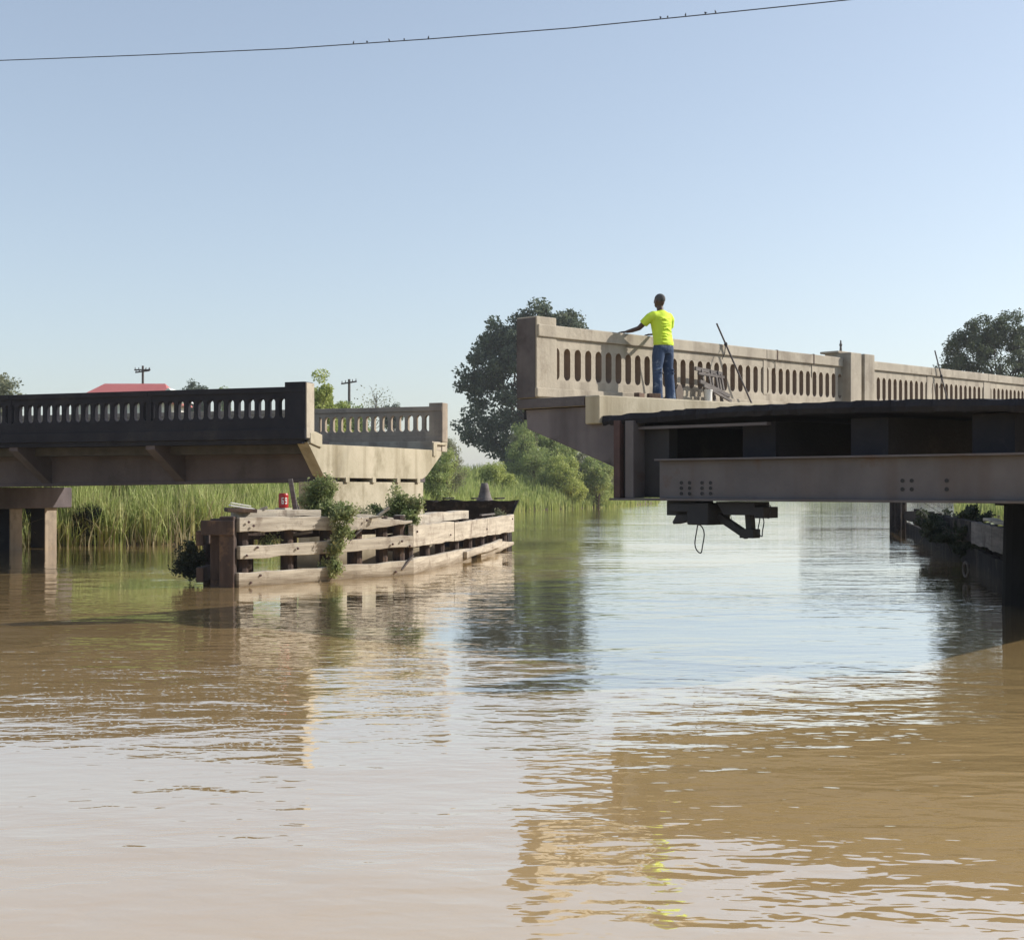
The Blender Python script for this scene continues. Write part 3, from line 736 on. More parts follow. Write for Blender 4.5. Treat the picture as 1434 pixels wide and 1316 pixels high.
tag(sh.build('white_board', M['white'], None, .006, loc=(x + .30, y, 1.60), rot=(0, R(8), 0)), 'white painted broken board lying on the corner of the left timber fender', 'board')
MB().bar((-.45, -.2, -.08), (.1, .1, -.02), .25, .08).build('board_rest', M['timber_dark'], bpy.data.objects['white_board'], .01)

# right fender under the span, receding along the channel
fr = empty('timber_fender', (9.9, 25.6, 0), label='grey timber fender in deep shade beneath the cut-off bridge end, next to the pivot pier', cat='fender')
RF = [(9.95, 25.0), (10.3, 27.0), (10.9, 30.0), (12.0, 34.5), (13.4, 41.0), (15.5, 50.0), (17.8, 60.0)]
def rpart(mb, name, m, bevel=.012):
    mb.v = [(v[0] - 9.9, v[1] - 25.6, v[2]) for v in mb.v]; return mb.build(name, m, fr, bevel)
for i in range(6):
    a, b_ = RF[i], RF[i + 1]
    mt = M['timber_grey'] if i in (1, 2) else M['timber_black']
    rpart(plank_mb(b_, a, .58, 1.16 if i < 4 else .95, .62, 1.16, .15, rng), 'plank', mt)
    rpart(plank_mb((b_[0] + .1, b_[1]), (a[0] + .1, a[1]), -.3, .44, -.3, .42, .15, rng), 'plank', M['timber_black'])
    if i in (1, 2):
        rpart(plank_mb((b_[0] + .3, b_[1]), (a[0] + .3, a[1]), 1.17, 1.24, 1.17, 1.25, .3, rng), 'cap_timber', M['timber'])
    for k in range(3):
        x = a[0] + (b_[0] - a[0]) * k / 3 + .35; y = a[1] + (b_[1] - a[1]) * k / 3
        rpart(MB().loft([(x, y, -2.5), (x, y, 1.12)], [.16, .15], 10), 'pile', M['timber_black'], 0)
for (x, y) in ((17.6, 60.2), (17.9, 60.5), (17.5, 60.6)):
    rpart(MB().loft([(x, y, -2.5), (x, y, 1.35)], [.19, .18], 10), 'pile', M['timber_black'], 0)
rg_ = MB(); n = 14
rg_.loft([(9.93 + .0, 28.9 + .16 * math.cos(2 * math.pi * k / n), .25 + .16 * math.sin(2 * math.pi * k / n)) for k in range(n + 1)], [.03] * (n + 1), 8, up=(1, 0, 0))
rpart(rg_, 'mooring_ring', M['timber_grey'], 0)

# ------------------------------------------------------------------ vegetation
def quat_rand(rg, n):
    a = rg.normal(size=(n, 3)); a /= np.linalg.norm(a, axis=1)[:, None] + 1e-9
    b_ = rg.normal(size=(n, 3)); b_ -= (a * b_).sum(1)[:, None] * a; b_ /= np.linalg.norm(b_, axis=1)[:, None] + 1e-9
    return a, b_
def leaves(P, size, rg, aspect=0.55, droop=0.0):
    n = len(P); a, b_ = quat_rand(rg, n)
    if droop:
        a[:, 2] -= droop; a /= np.linalg.norm(a, axis=1)[:, None]
        b_ -= (a * b_).sum(1)[:, None] * a; b_ /= np.linalg.norm(b_, axis=1)[:, None]
    s_ = size * rg.uniform(.6, 1.35, n)[:, None]
    V_ = np.stack([P - a * s_ * .5, P + b_ * s_ * aspect * .5, P + a * s_ * .5, P - b_ * s_ * aspect * .5], 1).reshape(-1, 3)
    return V_, np.arange(4 * n).reshape(n, 4)
def limb(mb, a, b_, r0, r1, rg, n=5, wob=.06):
    a, b_ = np.array(a, float), np.array(b_, float); Lg = np.linalg.norm(b_ - a); pts, rr = [], []
    for i in range(n + 1):
        t = i / n; o_ = rg.normal(size=3) * wob * Lg * math.sin(math.pi * t)
        pts.append(a + (b_ - a) * t + o_); rr.append(r0 + (r1 - r0) * t)
    mb.loft(pts, rr, 7)
def tree(name, x, y, base, clumps, n_leaf, size, m, label, cat, seed, trunk_r=.3, group=None, rad=(.9, 1.5), aspect=.55, flat=.8, gap=.0, droop=0., bark='bark', multi=1, shell=.45, zt=None):
    """clumps: list of ellipsoids (cx,cy,cz,rx,ry,rz) rel. to the base that the crown fills with leafy sprays"""
    rg = np.random.default_rng(seed)
    t = empty(name, (x, y, base), label=label, cat=cat, group=group)
    vol = np.array([c[3] * c[4] * c[5] for c in clumps]) ** (2 / 3); vol = vol / vol.sum()
    ns = max(14, int(sum(4 * ((c[3] * c[5])) for c in clumps) / (rad[0] * rad[1]) * 1.15))
    mb = MB(); spray_c = []
    for c, v_ in zip(clumps, vol):
        k = max(3, int(ns * v_))
        d = rg.normal(size=(k, 3)); d /= np.linalg.norm(d, axis=1)[:, None]
        r = rg.uniform(shell, 1.0, k) ** .7
        pc = np.array(c[:3]) + d * r[:, None] * np.array(c[3:])
        spray_c.append(pc)
    C = np.concatenate(spray_c)
    C = C[rg.random(len(C)) > gap]
    per = max(10, n_leaf // len(C)); LP = []
    for c in C:
        rr = rg.uniform(*rad)
        d = rg.normal(size=(per, 3)); d /= np.linalg.norm(d, axis=1)[:, None]
        LP.append(c + d * (rg.random(per)[:, None] ** .45) * rr * np.array([1, 1, flat]))
    LP = np.concatenate(LP)
    LP = LP[LP[:, 2] > .05]
    V_, F_ = leaves(LP, size, rg, aspect, droop)
    link('crown', raw_mesh('crown', V_, F_, m), t)
    top = max(c[2] for c in clumps)
    if zt is None: zt = top * .8
    for k in range(multi):
        ox, oy = (rg.uniform(-.3, .3), rg.uniform(-.3, .3)) if multi > 1 else (0, 0)
        mb.loft([(ox, oy, -.4), (ox * 1.5, oy * 1.5, zt * .3), (ox * 2 + .1, oy * 2, zt * .65), (ox * 2.4, oy * 2.4, zt)], [trunk_r * 1.15, trunk_r * .85, trunk_r * .6, trunk_r * .25], 9)
    for c in C[rg.permutation(len(C))[:min(len(C), 34)]]:
        z0 = min(max(.25 * zt, c[2] * .55), zt)
        limb(mb, (0, 0, z0), c, trunk_r * .3, trunk_r * .05, rg)
    mb.build('trunk', M[bark], t, smooth=True)
    return t

def gz(x, y): return float(ground_z(np.array([[x, y]], float))[0])
def plant(name, px, D_, ztop, halfw, n_leaf, size, m, label, cat, seed, **k):
    """crown of bush or small tree from its place in plan; ztop above water, halfw in metres"""
    x = (px - 717) / F * D_; base = gz(x, D_); hh = ztop - base
    rg = random.Random(seed)
    low = k.pop('low', .35); spire = k.pop('spire', False)
    cl = []
    if spire:
        for i in range(7):
            f = i / 6; w_ = halfw * (1 - .75 * f) * (.85 + .3 * rg.random())
            cl.append((rg.uniform(-.2, .2) * halfw, rg.uniform(-.3, .3) * halfw, hh * (.14 + .76 * f), w_ * .85, w_ * .85, hh * .12))
    else:
        cl.append((0, 0, hh * (low + (1 - low) * .45), halfw * .72, halfw * .72, hh * (1 - low) * .42))
        for i in range(6):
            a = i * 1.05 + rg.uniform(-.3, .3); f = rg.uniform(.5, .75)
            cl.append((math.cos(a) * halfw * f * .9, math.sin(a) * halfw * f * .9, hh * (low + (1 - low) * rg.uniform(.2, .8)), halfw * rg.uniform(.28, .45), halfw * rg.uniform(.28, .45), hh * (1 - low) * rg.uniform(.18, .3)))
    return tree(name, x, D_, base, cl, n_leaf, size, m, label, cat, seed, **k)

# the large dark tree behind the cut bridge end
tree('oak_tree', 1.8, 150, gz(1.8, 150),
     [(-.4, 0, 12.5, 5.2, 5, 6.0), (-4.6, 0, 12.8, 2.6, 3, 2.6), (-6.3, 0, 10.6, 1.9, 2, 1.7), (-5.2, 1, 6.5, 2.8, 3, 3.0), (-2.2, 0, 16.6, 2.6, 3, 2.4), (1.0, 0, 17.8, 2.2, 3, 2.0), (3.7, 0, 17.0, 2.8, 3, 1.8),
      (5.0, 0, 13.5, 2.4, 3, 3.4), (-1.8, 0, 5.0, 3.4, 3.4, 3.2), (4.0, 0, 7.5, 3.0, 3, 3.6), (-3.3, 0, 15.0, 2.2, 2.4, 1.9)],
     44000, .42, M['leaf_oak'], 'large dark oak rising behind the cut bridge end, tallest tree in view', 'tree', 11, trunk_r=.55, rad=(.8, 1.5), gap=.12)
# right hand evergreen behind the railing
tree('round_evergreen_tree', 40.6, 110, gz(40.6, 110),
     [(0, 0, 10.4, 4.6, 4.4, 4.0), (-2.7, 0, 12.0, 2.0, 2, 1.7), (-3.7, 0, 9.8, 1.8, 2, 1.7), (-1.2, 0, 13.6, 2.1, 2, 1.5), (1.6, 0, 14.0, 2.4, 2, 1.5), (3.4, 0, 12, 2.4, 2, 2.4), (-3.2, 0, 7.4, 2.4, 2.2, 2), (2, -1, 7, 2.8, 2.4, 2.4)],
     60000, .20, M['leaf_pine'], 'dense dark round tree behind the railing at the right edge', 'tree', 12, trunk_r=.4, rad=(.45, .8), gap=.05, shell=.6)
plant('broadleaf_tree', -22, 120, 13.6, 3.6, 12000, .28, M['leaf_grey'], 'grey green tree partly in view above the left railing at the left edge', 'tree', 13, trunk_r=.25, low=.2, rad=(.5, .9))
plant('broadleaf_tree', 272, 200, 18.6, 2.3, 7000, .34, M['leaf_oak'], 'small round dark tree above the left railing, right of the red roof', 'tree', 14, trunk_r=.25, low=.5, rad=(.5, .8))
plant('broadleaf_tree', 316, 210, 18.0, 1.1, 2500, .30, M['leaf_mid'], 'tiny far treetop above the left railing between the round tree and the end post', 'tree', 15, trunk_r=.2, low=.6, rad=(.3, .6))
plant('willow_tree', 448, 80, 8.7, 2.2, 36000, .16, M['leaf_bright'], 'bright yellow green willow just right of the dark end post', 'tree', 16, trunk_r=.12, low=.05, rad=(.3, .6), spire=True, droop=.6, multi=2)
plant('willow_tree', 472, 84, 7.4, 2.0, 24000, .16, M['leaf_bright'], 'low bright green willow shoot beside the taller yellow green willow', 'tree', 17, trunk_r=.1, low=.05, rad=(.3, .5), spire=True, droop=.6, multi=2)
plant('broadleaf_tree', 497, 125, 10.6, 1.7, 5000, .26, M['leaf_mid'], 'dark green bush round the foot of the utility pole with one cross-arm', 'tree', 18, trunk_r=.15, low=.3, rad=(.4, .7))
plant('broadleaf_tree', 548, 190, 14.3, 1.6, 3500, .30, M['leaf_oak'], 'small flat topped far tree above the far railing', 'tree', 19, trunk_r=.2, low=.62, rad=(.4, .6))
# twiggy sapling above the far railing
tw = empty('bare_sapling', ((523 - 717) / F * 118, 118, gz(-12.4, 118)), label='thin bare sapling leaning above the far railing right of the pole', cat='tree')
mb = MB(); rg = np.random.default_rng(4)
mb.loft([(0, 0, -.3), (0, 0, 4), (.3, 0, 7.6)], [.08, .06, .03], 7)
for k in range(14):
    z0 = rg.uniform(3, 7); a = rg.uniform(0, 6.28); limb(mb, (0.04 * z0, 0, z0), (math.cos(a) * .9 + .5, math.sin(a) * .9, z0 + rg.uniform(.5, 1.5)), .03, .012, rg)
mb.build('trunk', M['bark'], tw)
V_, F_ = leaves(rg.normal(size=(500, 3)) * np.array([.8, .8, .9]) + np.array([.2, 0, 6.3]), .18, rg); link('crown', raw_mesh('crown', V_, F_, M['leaf_grey']), tw)

# shrubs on the far bank below the oak
plant('tall_shrub', 742, 129, 9.8, 3.0, 20000, .22, M['leaf_mid'], 'tall feathery light green shrub on the bank in front of the dark oak', 'shrub', 21, trunk_r=.1, spire=True, rad=(.45, .9), droop=-.4, aspect=.3, multi=3)
plant('tall_shrub', 722, 131, 7.0, 2.0, 12000, .22, M['leaf_grey'], 'grey green spiky shrub left of the tall feathery shrub', 'shrub', 22, trunk_r=.1, spire=True, rad=(.4, .8), droop=-.4, aspect=.3, multi=3)
plant('tall_shrub', 775, 133, 8.2, 2.6, 16000, .22, M['leaf_mid'], 'bright bushy shrub right of the tall feathery shrub, beneath the bridge bracket', 'shrub', 23, trunk_r=.1, low=.05, rad=(.5, .9), multi=3)
plant('tall_shrub', 818, 139, 6.4, 3.0, 15000, .24, M['leaf_grey'], 'broad dull green shrub on the bank beneath the slanted bracket', 'shrub', 24, trunk_r=.1, low=.05, rad=(.5, .9), multi=3)
plant('tall_shrub', 846, 143, 5.4, 2.2, 10000, .24, M['leaf_mid'], 'low yellow green shrub beside the steel column of the cut bridge end', 'shrub', 25, trunk_r=.1, low=.05, rad=(.5, .9), multi=3)
plant('tall_shrub', 792, 127, 4.9, 2.0, 13000, .18, M['leaf_bright'], 'low bright green bush at the waterline under the slanted bracket', 'shrub', 51, trunk_r=.08, low=.0, rad=(.4, .7), multi=3)
plant('tall_shrub', 838, 131, 5.2, 1.8, 12000, .18, M['leaf_mid'], 'small rounded bush at the waterline next to the rusty steel column', 'shrub', 52, trunk_r=.08, low=.0, rad=(.4, .7), multi=3)
plant('tall_shrub', 690, 119, 4.3, 1.7, 10000, .17, M['leaf_bright'], 'low yellow green bush on the grassy bank just left of the tall feathery shrub', 'shrub', 53, trunk_r=.08, low=.0, rad=(.4, .7), multi=3)
plant('tall_shrub', 624, 92, 6.1, 1.5, 14000, .15, M['leaf_grey'], 'grey green willow shrub hugging the end of the left bridge', 'shrub', 26, trunk_r=.08, low=.02, rad=(.3, .6), droop=.5, aspect=.3, multi=3)
plant('tall_shrub', 612, 84, 4.2, 1.3, 9000, .14, M['leaf_mid'], 'low green shrub between the pier wall and the black derelict boat', 'shrub', 27, trunk_r=.08, low=.02, rad=(.3, .5), multi=3)
plant('tall_shrub', 124, 46.6, 1.5, .55, 5000, .08, M['leaf_dark'], 'dark shrub at the waterline right of the concrete piles', 'shrub', 28, trunk_r=.04, low=.0, rad=(.15, .35), multi=3)
plant('tall_shrub', 42, 46.6, 1.9, .8, 7000, .08, M['leaf_dark'], 'dark shrub seen between the two concrete piles of the left bridge', 'shrub', 29, trunk_r=.04, low=.0, rad=(.15, .35), multi=3)
# trees beyond the right bank that only the river mirrors
k = 0
for (px, D_, zt_, hw_) in ((1150, 338, 17, 7), (1192, 342, 19, 8), (1236, 340, 17.5, 7.5), (1285, 338, 19, 8), (1330, 336, 18, 8), (1375, 334, 19, 8)):
    plant('bank_tree', px, D_, zt_, hw_, 15000, .85, M['leaf_oak'], 'far bank tree', 'tree', 40 + k, trunk_r=.16, low=.15, rad=(.8, 1.4), group='trees on the far bank hidden behind the cut bridge'); k += 1
bt = [o for o in bpy.data.objects if o.name.startswith('bank_tree')]
for o in bt: o['label'] = 'green tree on the far bank mostly hidden behind the cut bridge end'

# reeds and grass as uncountable cover
def blades(name, P, hmin, hmax, wd, lean, m, seed, seg_=3):
    rg = np.random.default_rng(seed); n = len(P)
    z = ground_z(P); hh = rg.uniform(hmin, hmax, n) * (.80 + .28 * np.sin(P[:, 0] * .9 + 2.1 * np.sin(P[:, 1] * .55)) * np.cos(P[:, 1] * .7 + 1.3 * np.sin(P[:, 0] * .43))); a = rg.uniform(0, 2 * np.pi, n); ln = np.abs(rg.normal(0, lean, n)) * hh
    fa = rg.uniform(0, 2 * np.pi, n); wv = np.stack([np.cos(fa), np.sin(fa), np.zeros(n)], 1) * (wd * rg.uniform(.6, 1.4, n))[:, None] / 2
    base = np.column_stack([P, z - .1]); dr = np.stack([np.cos(a), np.sin(a), np.zeros(n)], 1)
    rows = []
    for i in range(seg_ + 1):
        t = i / seg_; c = base + dr * (ln * t ** 2.2)[:, None]; c[:, 2] += hh * (t - .28 * np.minimum(ln / hh, .9) * t ** 3); w_ = wv * (1 - t ** 2 * .92)
        rows += [c - w_, c + w_]
    V_ = np.stack(rows, 1); k = V_.shape[1]; V_ = V_.reshape(-1, 3); b0 = (np.arange(n) * k)[:, None]
    F_ = np.concatenate([b0 + np.array([2 * i, 2 * i + 1, 2 * i + 3, 2 * i + 2]) for i in range(seg_)])
    return tag(link(name, raw_mesh(name, V_, F_, m)), kind='stuff')
def sample(n, x0, x1, y0, y1, d0, d1, seed, clump=.0):
    rg = np.random.default_rng(seed); out_ = []
    got = 0
    while got < n:
        P_ = np.stack([rg.uniform(x0, x1, n * 2), rg.uniform(y0, y1, n * 2)], 1); d = river_dist(P_)
        if clump:
            f = np.sin(P_[:, 0] * 1.9 + 2 * np.sin(P_[:, 1] * 1.1)) * np.cos(P_[:, 1] * 2.3 + P_[:, 0] * .7); keep = rg.random(len(P_)) < (.45 + clump * f)
        else: keep = np.ones(len(P_), bool)
        P_ = P_[(d > d0) & (d < d1) & keep]; out_.append(P_); got += len(P_)
    return np.concatenate(out_)[:n]
tag(blades('reeds', sample(26000, -34, -5, 38, 66, -.15, 7, 1, .5), 1.3, 2.7, .05, .28, M['reed'], 1), 'dense tall green reeds on the bank under the left bridge', 'reeds')
tag(blades('dry_reeds', sample(5500, -34, -5, 38, 66, -.5, 5, 2), .7, 2.3, .045, .5, M['straw'], 2), 'pale dry stalks among the reeds under the left bridge', 'reeds')
tag(blades('bank_grass', sample(26000, -9, 14, 62, 150, -.2, 11, 3, .45), .9, 2.0, .10, .22, M['reed_far'], 3), 'bright green grass along the far bank behind the black derelict boat', 'grass')
tag(blades('far_bank_grass', sample(12000, 10, 150, 130, 345, -.2, 10, 4), .8, 2.0, .16, .22, M['reed_far'], 4), 'green grass on the far bank seen beneath the cut bridge end', 'grass')
tag(blades('right_bank_grass', sample(9000, 28, 60, 25, 140, -.2, 9, 5), .8, 1.8, .12, .22, M['reed_far'], 5), 'grass on the right bank behind the bridge', 'grass')
tag(blades('left_far_grass', sample(8000, -75, -30, 20, 75, -.2, 9, 6), 1.2, 2.4, .08, .25, M['reed'], 6), 'reeds on the bank beyond the left edge', 'grass')

# plants growing on the left fender
def sprig(name, x, y, z, clumps, n, size, m, label, cat, seed, stems=18, aspect=.5, droop=.2):
    rg = np.random.default_rng(seed); t = empty(name, (x, y, z), label=label, cat=cat)
    LP = []; mb = MB()
    vol = np.array([c[3] * c[5] for c in clumps]); vol = vol / vol.sum()
    for c, v_ in zip(clumps, vol):
        for _ in range(max(2, int(stems * v_))):
            d = rg.normal(size=3); d /= np.linalg.norm(d); e = np.array(c[:3]) + d * np.array(c[3:]) * rg.uniform(.5, 1.05)
            st = np.array(c[:3]) * rg.uniform(.0, .5) if c[2] > 0 else np.array([c[0], c[1], c[2] + c[5] * .9])
            limb(mb, st, e, .010, .004, rg, 4, .08)
            k = int(n * v_ / max(2, int(stems * v_)))
            tt = rg.uniform(.35, 1.05, k)[:, None]
            LP.append(st + (e - st) * tt + rg.normal(size=(k, 3)) * .055)
    V_, F_ = leaves(np.concatenate(LP), size, rg, aspect, droop)
    link('foliage', raw_mesh('foliage', V_, F_, m), t); mb.build('stem', M['bark'], t)
    return t
x, y = fp(.52, -.5)
sprig('shrub', x, y, 1.35, [(.0, 0, .52, .46, .4, .46), (-.22, 0, .35, .3, .3, .35), (.30, 0, .2, .35, .3, .28)], 7500, .07, M['leaf_vine'], 'leafy light green shrub growing on the left timber fender beside the leaning board', 'shrub', 31, 34)
x, y = fp(.50, .10)
sprig('vine', x, y, 1.40, [(.12, -.02, -.1, .36, .15, .25), (.14, -.05, -.45, .26, .12, .3), (.0, -.05, -.80, .26, .12, .3), (-.08, -.05, -1.15, .32, .12, .2), (.25, -.04, .05, .3, .15, .2)], 4600, .075, M['leaf_vine'], 'vine hanging over the planks of the left timber fender down to the water', 'vine', 32, 30, droop=.6)
x, y = fp(1.05, -.6)
sprig('shrub', x, y, 1.15, [(-.05, 0, .55, .58, .5, .42), (.35, 0, .35, .42, .4, .35), (-.55, 0, .25, .3, .3, .3), (.1, -.2, .05, .5, .3, .25)], 8000, .075, M['leaf_vine'], 'dark leafy shrub at the joint of the left timber fender before the pier wall', 'shrub', 33, 40)
x, y = (-6.75, 28.0)
sprig('shrub', x, y, .35, [(0, 0, .25, .38, .5, .32), (-.1, 0, -.05, .42, .5, .25)], 5200, .07, M['leaf_dark'], 'dark shaded shrub hanging from the left corner of the left timber fender', 'shrub', 34, 34)
x, y = fp(.80, -.5)
sprig('weed', x, y, 1.25, [(0, 0, .15, .25, .2, .25)], 700, .055, M['leaf_grey'], 'small dry weed between the two shrubs on the left timber fender', 'weed', 35, 14)
x, y = seg(.95)
sprig('weed', x - .4, y, 1.05, [(0, 0, .12, .35, .25, .18)], 600, .07, M['leaf_grey'], 'small pale weed on the far end of the left timber fender', 'weed', 36, 14)
x, y = fp(.22, -.4)
sprig('weed', x, y, .85, [(0, 0, .05, .25, .2, .22)], 700, .06, M['leaf_vine'], 'yellow green weed showing in the gap between the upper planks of the left timber fender', 'weed', 37, 14)
sprig('shrub', 12.5, 37.6, .55, [(0, 0, .2, .8, 1.8, .6), (.8, 2.5, .4, 1.0, 2.2, .6), (-.2, -2.2, .1, .5, 1.8, .6), (2, 6, .4, 1.0, 3, .6)], 16000, .12, M['leaf_dark'], 'dark shrub overgrowing the shaded fender under the cut bridge', 'shrub', 38, 50)

# ------------------------------------------------------------------ house, poles, power line and birds
hs_ = empty('house', (-37.5, 131, gz(-37.5, 131)), R(0), label='house with red hipped metal roof behind the left railing', cat='house')
gb = hs_.location.z; RT = 12.3 - gb
MB().box(-4.3, 4.1, -3.5, 3.5, -.3, RT - 2.0).build('wall', M['white'], hs_)
MB().add([(-5.0, -4.2, RT - 2.0), (4.8, -4.2, RT - 2.0), (4.8, 4.2, RT - 2.0), (-5.0, 4.2, RT - 2.0), (-2.9, 0, RT), (3.1, 0, RT), (-5.0, -4.2, RT - 2.12), (4.8, -4.2, RT - 2.12), (4.8, 4.2, RT - 2.12), (-5.0, 4.2, RT - 2.12)],
         [(0, 1, 5, 4), (1, 2, 5), (2, 3, 4, 5), (3, 0, 4), (0, 6, 7, 1), (1, 7, 8, 2), (2, 8, 9, 3), (3, 9, 6, 0), (6, 9, 8, 7)]).build('roof', M['roof_red'], hs_)
MB().add([(3.2, -4.6, RT - 2.0), (6.0, -4.6, RT - 2.0), (4.6, -4.6, RT - .75), (3.2, 0, RT - 2.0), (6.0, 0, RT - 2.0), (4.6, 0, RT - .75)], [(0, 1, 2), (3, 5, 4), (0, 2, 5, 3), (1, 4, 5, 2), (0, 3, 4, 1)]).build('gable', M['white'], hs_)
for x in (-3, -.8, 1.4):
    wn = MB().box(x, x + 1.1, -3.56, -3.48, 1.0, 2.5).build('window', M['white'], hs_)
    MB().box(x + .08, x + 1.02, -3.58, -3.561, 1.08, 2.42).build('pane', M['glass'], wn)
MB().box(3.0, 3.9, -3.56, -3.5, 0, 2.1).build('door', M['timber_grey'], hs_)

def utility_pole(x, y, top, label, arms, trans=False):
    b0 = gz(x, y); t = empty('utility_pole', (x, y, b0), label=label, cat='utility pole', group='utility poles beyond the railing'); hh = top - b0
    MB().loft([(0, 0, -.5), (0, 0, hh)], [.17, .12], 10).build('pole', M['pole'], t)
    for (z, wd, tilt) in arms:
        MB().bar((-wd, -.15, hh - z + tilt), (wd, -.15, hh - z - tilt), .12, .14).build('crossarm', M['pole'], t)
        for s in (-.9, -.45, .45, .9):
            MB().loft([(s * wd, -.15, hh - z + .06 - tilt * s), (s * wd, -.15, hh - z + .28 - tilt * s)], [.05, .03], 8).build('insulator', M['pole'], t)
    if trans:
        MB().loft([(.38, -.1, hh - 2.9), (.38, -.1, hh - 2.0)], [.26, .26], 14).build('transformer', M['pole'], t, .02)
    return t
utility_pole((200 - 717) / F * 140, 140, 14.9, 'utility pole with a transformer in front of the red roof', [(.45, .85, .0), (.62, .75, -.1)], True)
utility_pole((489 - 717) / F * 128, 128, 12.5, 'utility pole with one cross-arm above the far railing', [(.35, .75, -.12)])

A_, B_ = Vector((-26.0, 58.0, 0)), Vector((22.0, 40.0, 0))
def wire_pt(px):
    """point on the wire's vertical plane for a photo column, height from its sag curve"""
    u = (px - 717) / F; d = B_ - A_
    s = (u * A_.y - A_.x) / (d.x - u * d.y); p = A_ + d * s
    py = np.interp(px, [-250, 0, 200, 400, 600, 800, 1000, 1190, 1450, 1700], [91, 85, 77.5, 68.5, 55, 39.5, 19.5, 0, -29, -62])
    return Vector((p.x, p.y, H + (682 - py) / F * p.y))
pts = [wire_pt(px) for px in range(-250, 1701, 50)]
o = MB().loft(pts, [.019] * len(pts), 6).build('power_line', M['wire'])
tag(o, 'single black overhead power line crossing the sky', 'power line')
def bird_mesh():
    mb = MB().ell((0, 0, .055), (.035, .06, .042), 8, 6)
    mb.ell((0, .055, .10), (.022, .026, .022), 8, 5)
    mb.add([(-.012, -.05, .05), (.012, -.05, .05), (.018, -.14, .01), (-.018, -.14, .01), (0, -.05, .065), (0, -.14, .02)], [(0, 1, 2, 3), (0, 4, 1), (0, 3, 5, 4), (1, 4, 5, 2), (3, 2, 5)])
    mb.add([(-.006, .078, .10), (.006, .078, .10), (0, .10, .096), (0, .078, .107)], [(0, 1, 2), (1, 3, 2), (3, 0, 2), (0, 3, 1)])
    return mb.mesh('small_bird', M['bird'])
bm_ = bird_mesh()
names = ['leftmost small bird on the wire, first of the left cluster', 'second small bird from the left on the wire', 'small bird in the middle of the left cluster on the wire', 'fourth small bird from the left on the wire', 'lone small bird at the right end of the left cluster on the wire',
         'first small bird of the right cluster on the wire', 'second small bird of the right cluster on the wire, close beside the first', 'small bird in the middle of the right cluster on the wire', 'small bird second from the right end on the wire', 'rightmost small bird on the wire']
for px, nm, rz in zip((495, 514, 545, 566, 600, 925, 935, 960, 988, 1002), names, (200, 30, 160, 10, 200, 20, 340, 180, 30, 150)):
    p = wire_pt(px); o = link('small_bird', bm_, None, 0, (p.x, p.y, p.z + .012), (0, 0, R(rz)))
    o.scale = (.8,) * 3
    tag(o, nm, 'bird', 'birds on the wire')

# ------------------------------------------------------------------ things on the deck (bridge coordinates: s along, t towards the viewer)
BM = Matrix.Translation((PX, PY, 0)) @ Matrix.Rotation(p_ang, 4, 'Z')
def bp_(s, t, z=0.0): return BM @ Vector((s, -t, z))
def deck_z(s): return h + 1.432 + GR * s

# worker
s0, t0 = 2.72, .56
pos = bp_(s0, t0); pz_ = deck_z(s0)
man = empty('person', (pos.x, pos.y, pz_), p_ang - R(10), label='worker in yellow shirt and blue jeans leaning with both hands on the railing', cat='person')
man.scale = (1.06, 1.08, 1.0)
def remesh(o, vox, sm=4):
    r = o.modifiers.new('remesh', 'REMESH'); r.mode = 'VOXEL'; r.voxel_size = vox; r.use_smooth_shade = True
    s = o.modifiers.new('smooth', 'SMOOTH'); s.iterations = sm; s.factor = .5
    return o
body = MB()
body.loft([(0, -.01, .90), (0, -.02, .99), (0, 0, 1.12), (0, .03, 1.28), (0, .04, 1.42), (0, .035, 1.52), (0, .04, 1.58)], [(.13, .09), (.165, .115), (.145, .10), (.155, .105), (.18, .11), (.16, .09), (.07, .06)], 20)
body.loft([(0, .04, 1.50), (0, .055, 1.60), (0, .065, 1.66)], [.062, .056, .055], 14)
body.ell((0, .075, 1.755), (.076, .098, .118), 18, 14)
body.ell((0, .115, 1.69), (.05, .055, .055), 12, 8)
body.loft([(0, .165, 1.775), (0, .192, 1.735)], [.010, .019], 8)
for sx in (-1, 1):
    body.ell((sx * .078, .068, 1.745), (.012, .022, .034), 8, 6)
    body.loft([(sx * .095, -.01, .95), (sx * .115, .01, .75), (sx * .125, .0, .52), (sx * .135, -.02, .30), (sx * .14, -.03, .09)], [(.085, .095), (.078, .088), (.058, .06), (.052, .055), (.036, .04)], 14)
    body.loft([(sx * .14, -.05, .05), (sx * .145, .06, .05), (sx * .15, .14, .04)], [.038, .04, .028], 10)
armsL = [(-.17, .035, 1.50), (-.23, .06, 1.45), (-.33, .21, 1.27), (-.34, .36, 1.245), (-.34, .49, 1.235)]
armsR = [(.17, .035, 1.50), (.225, .06, 1.45), (.32, .17, 1.25), (.29, .34, 1.235), (.26, .48, 1.235)]
for A in (armsL, armsR):
    body.loft(A, [.060, .054, .043, .038, .027], 12)
def hand(w_, d, side):
    w_, d = Vector(w_), Vector(d).normalized(); u = Vector((0, 0, 1)); sd_ = d.cross(u).normalized()
    body.loft([w_, w_ + d * .05, w_ + d * .095], [(.028, .018), (.042, .016), (.042, .014)], 12)
    for k, ln in enumerate((.070, .080, .076, .060)):
        a = w_ + d * .085 + sd_ * ((k - 1.5) * .0205)
        m1 = a + d * ln * .55 + sd_ * ((k - 1.5) * .004) - u * .004; e_ = m1 + d * ln * .42 - u * .016
        body.loft([a, m1, e_], [.0105, .0095, .0075], 8)
    a = w_ + d * .03 + sd_ * (side * .032); body.loft([a, a + d * .03 + sd_ * side * .028, a + d * .062 + sd_ * side * .036 - u * .008], [.014, .012, .009], 8)
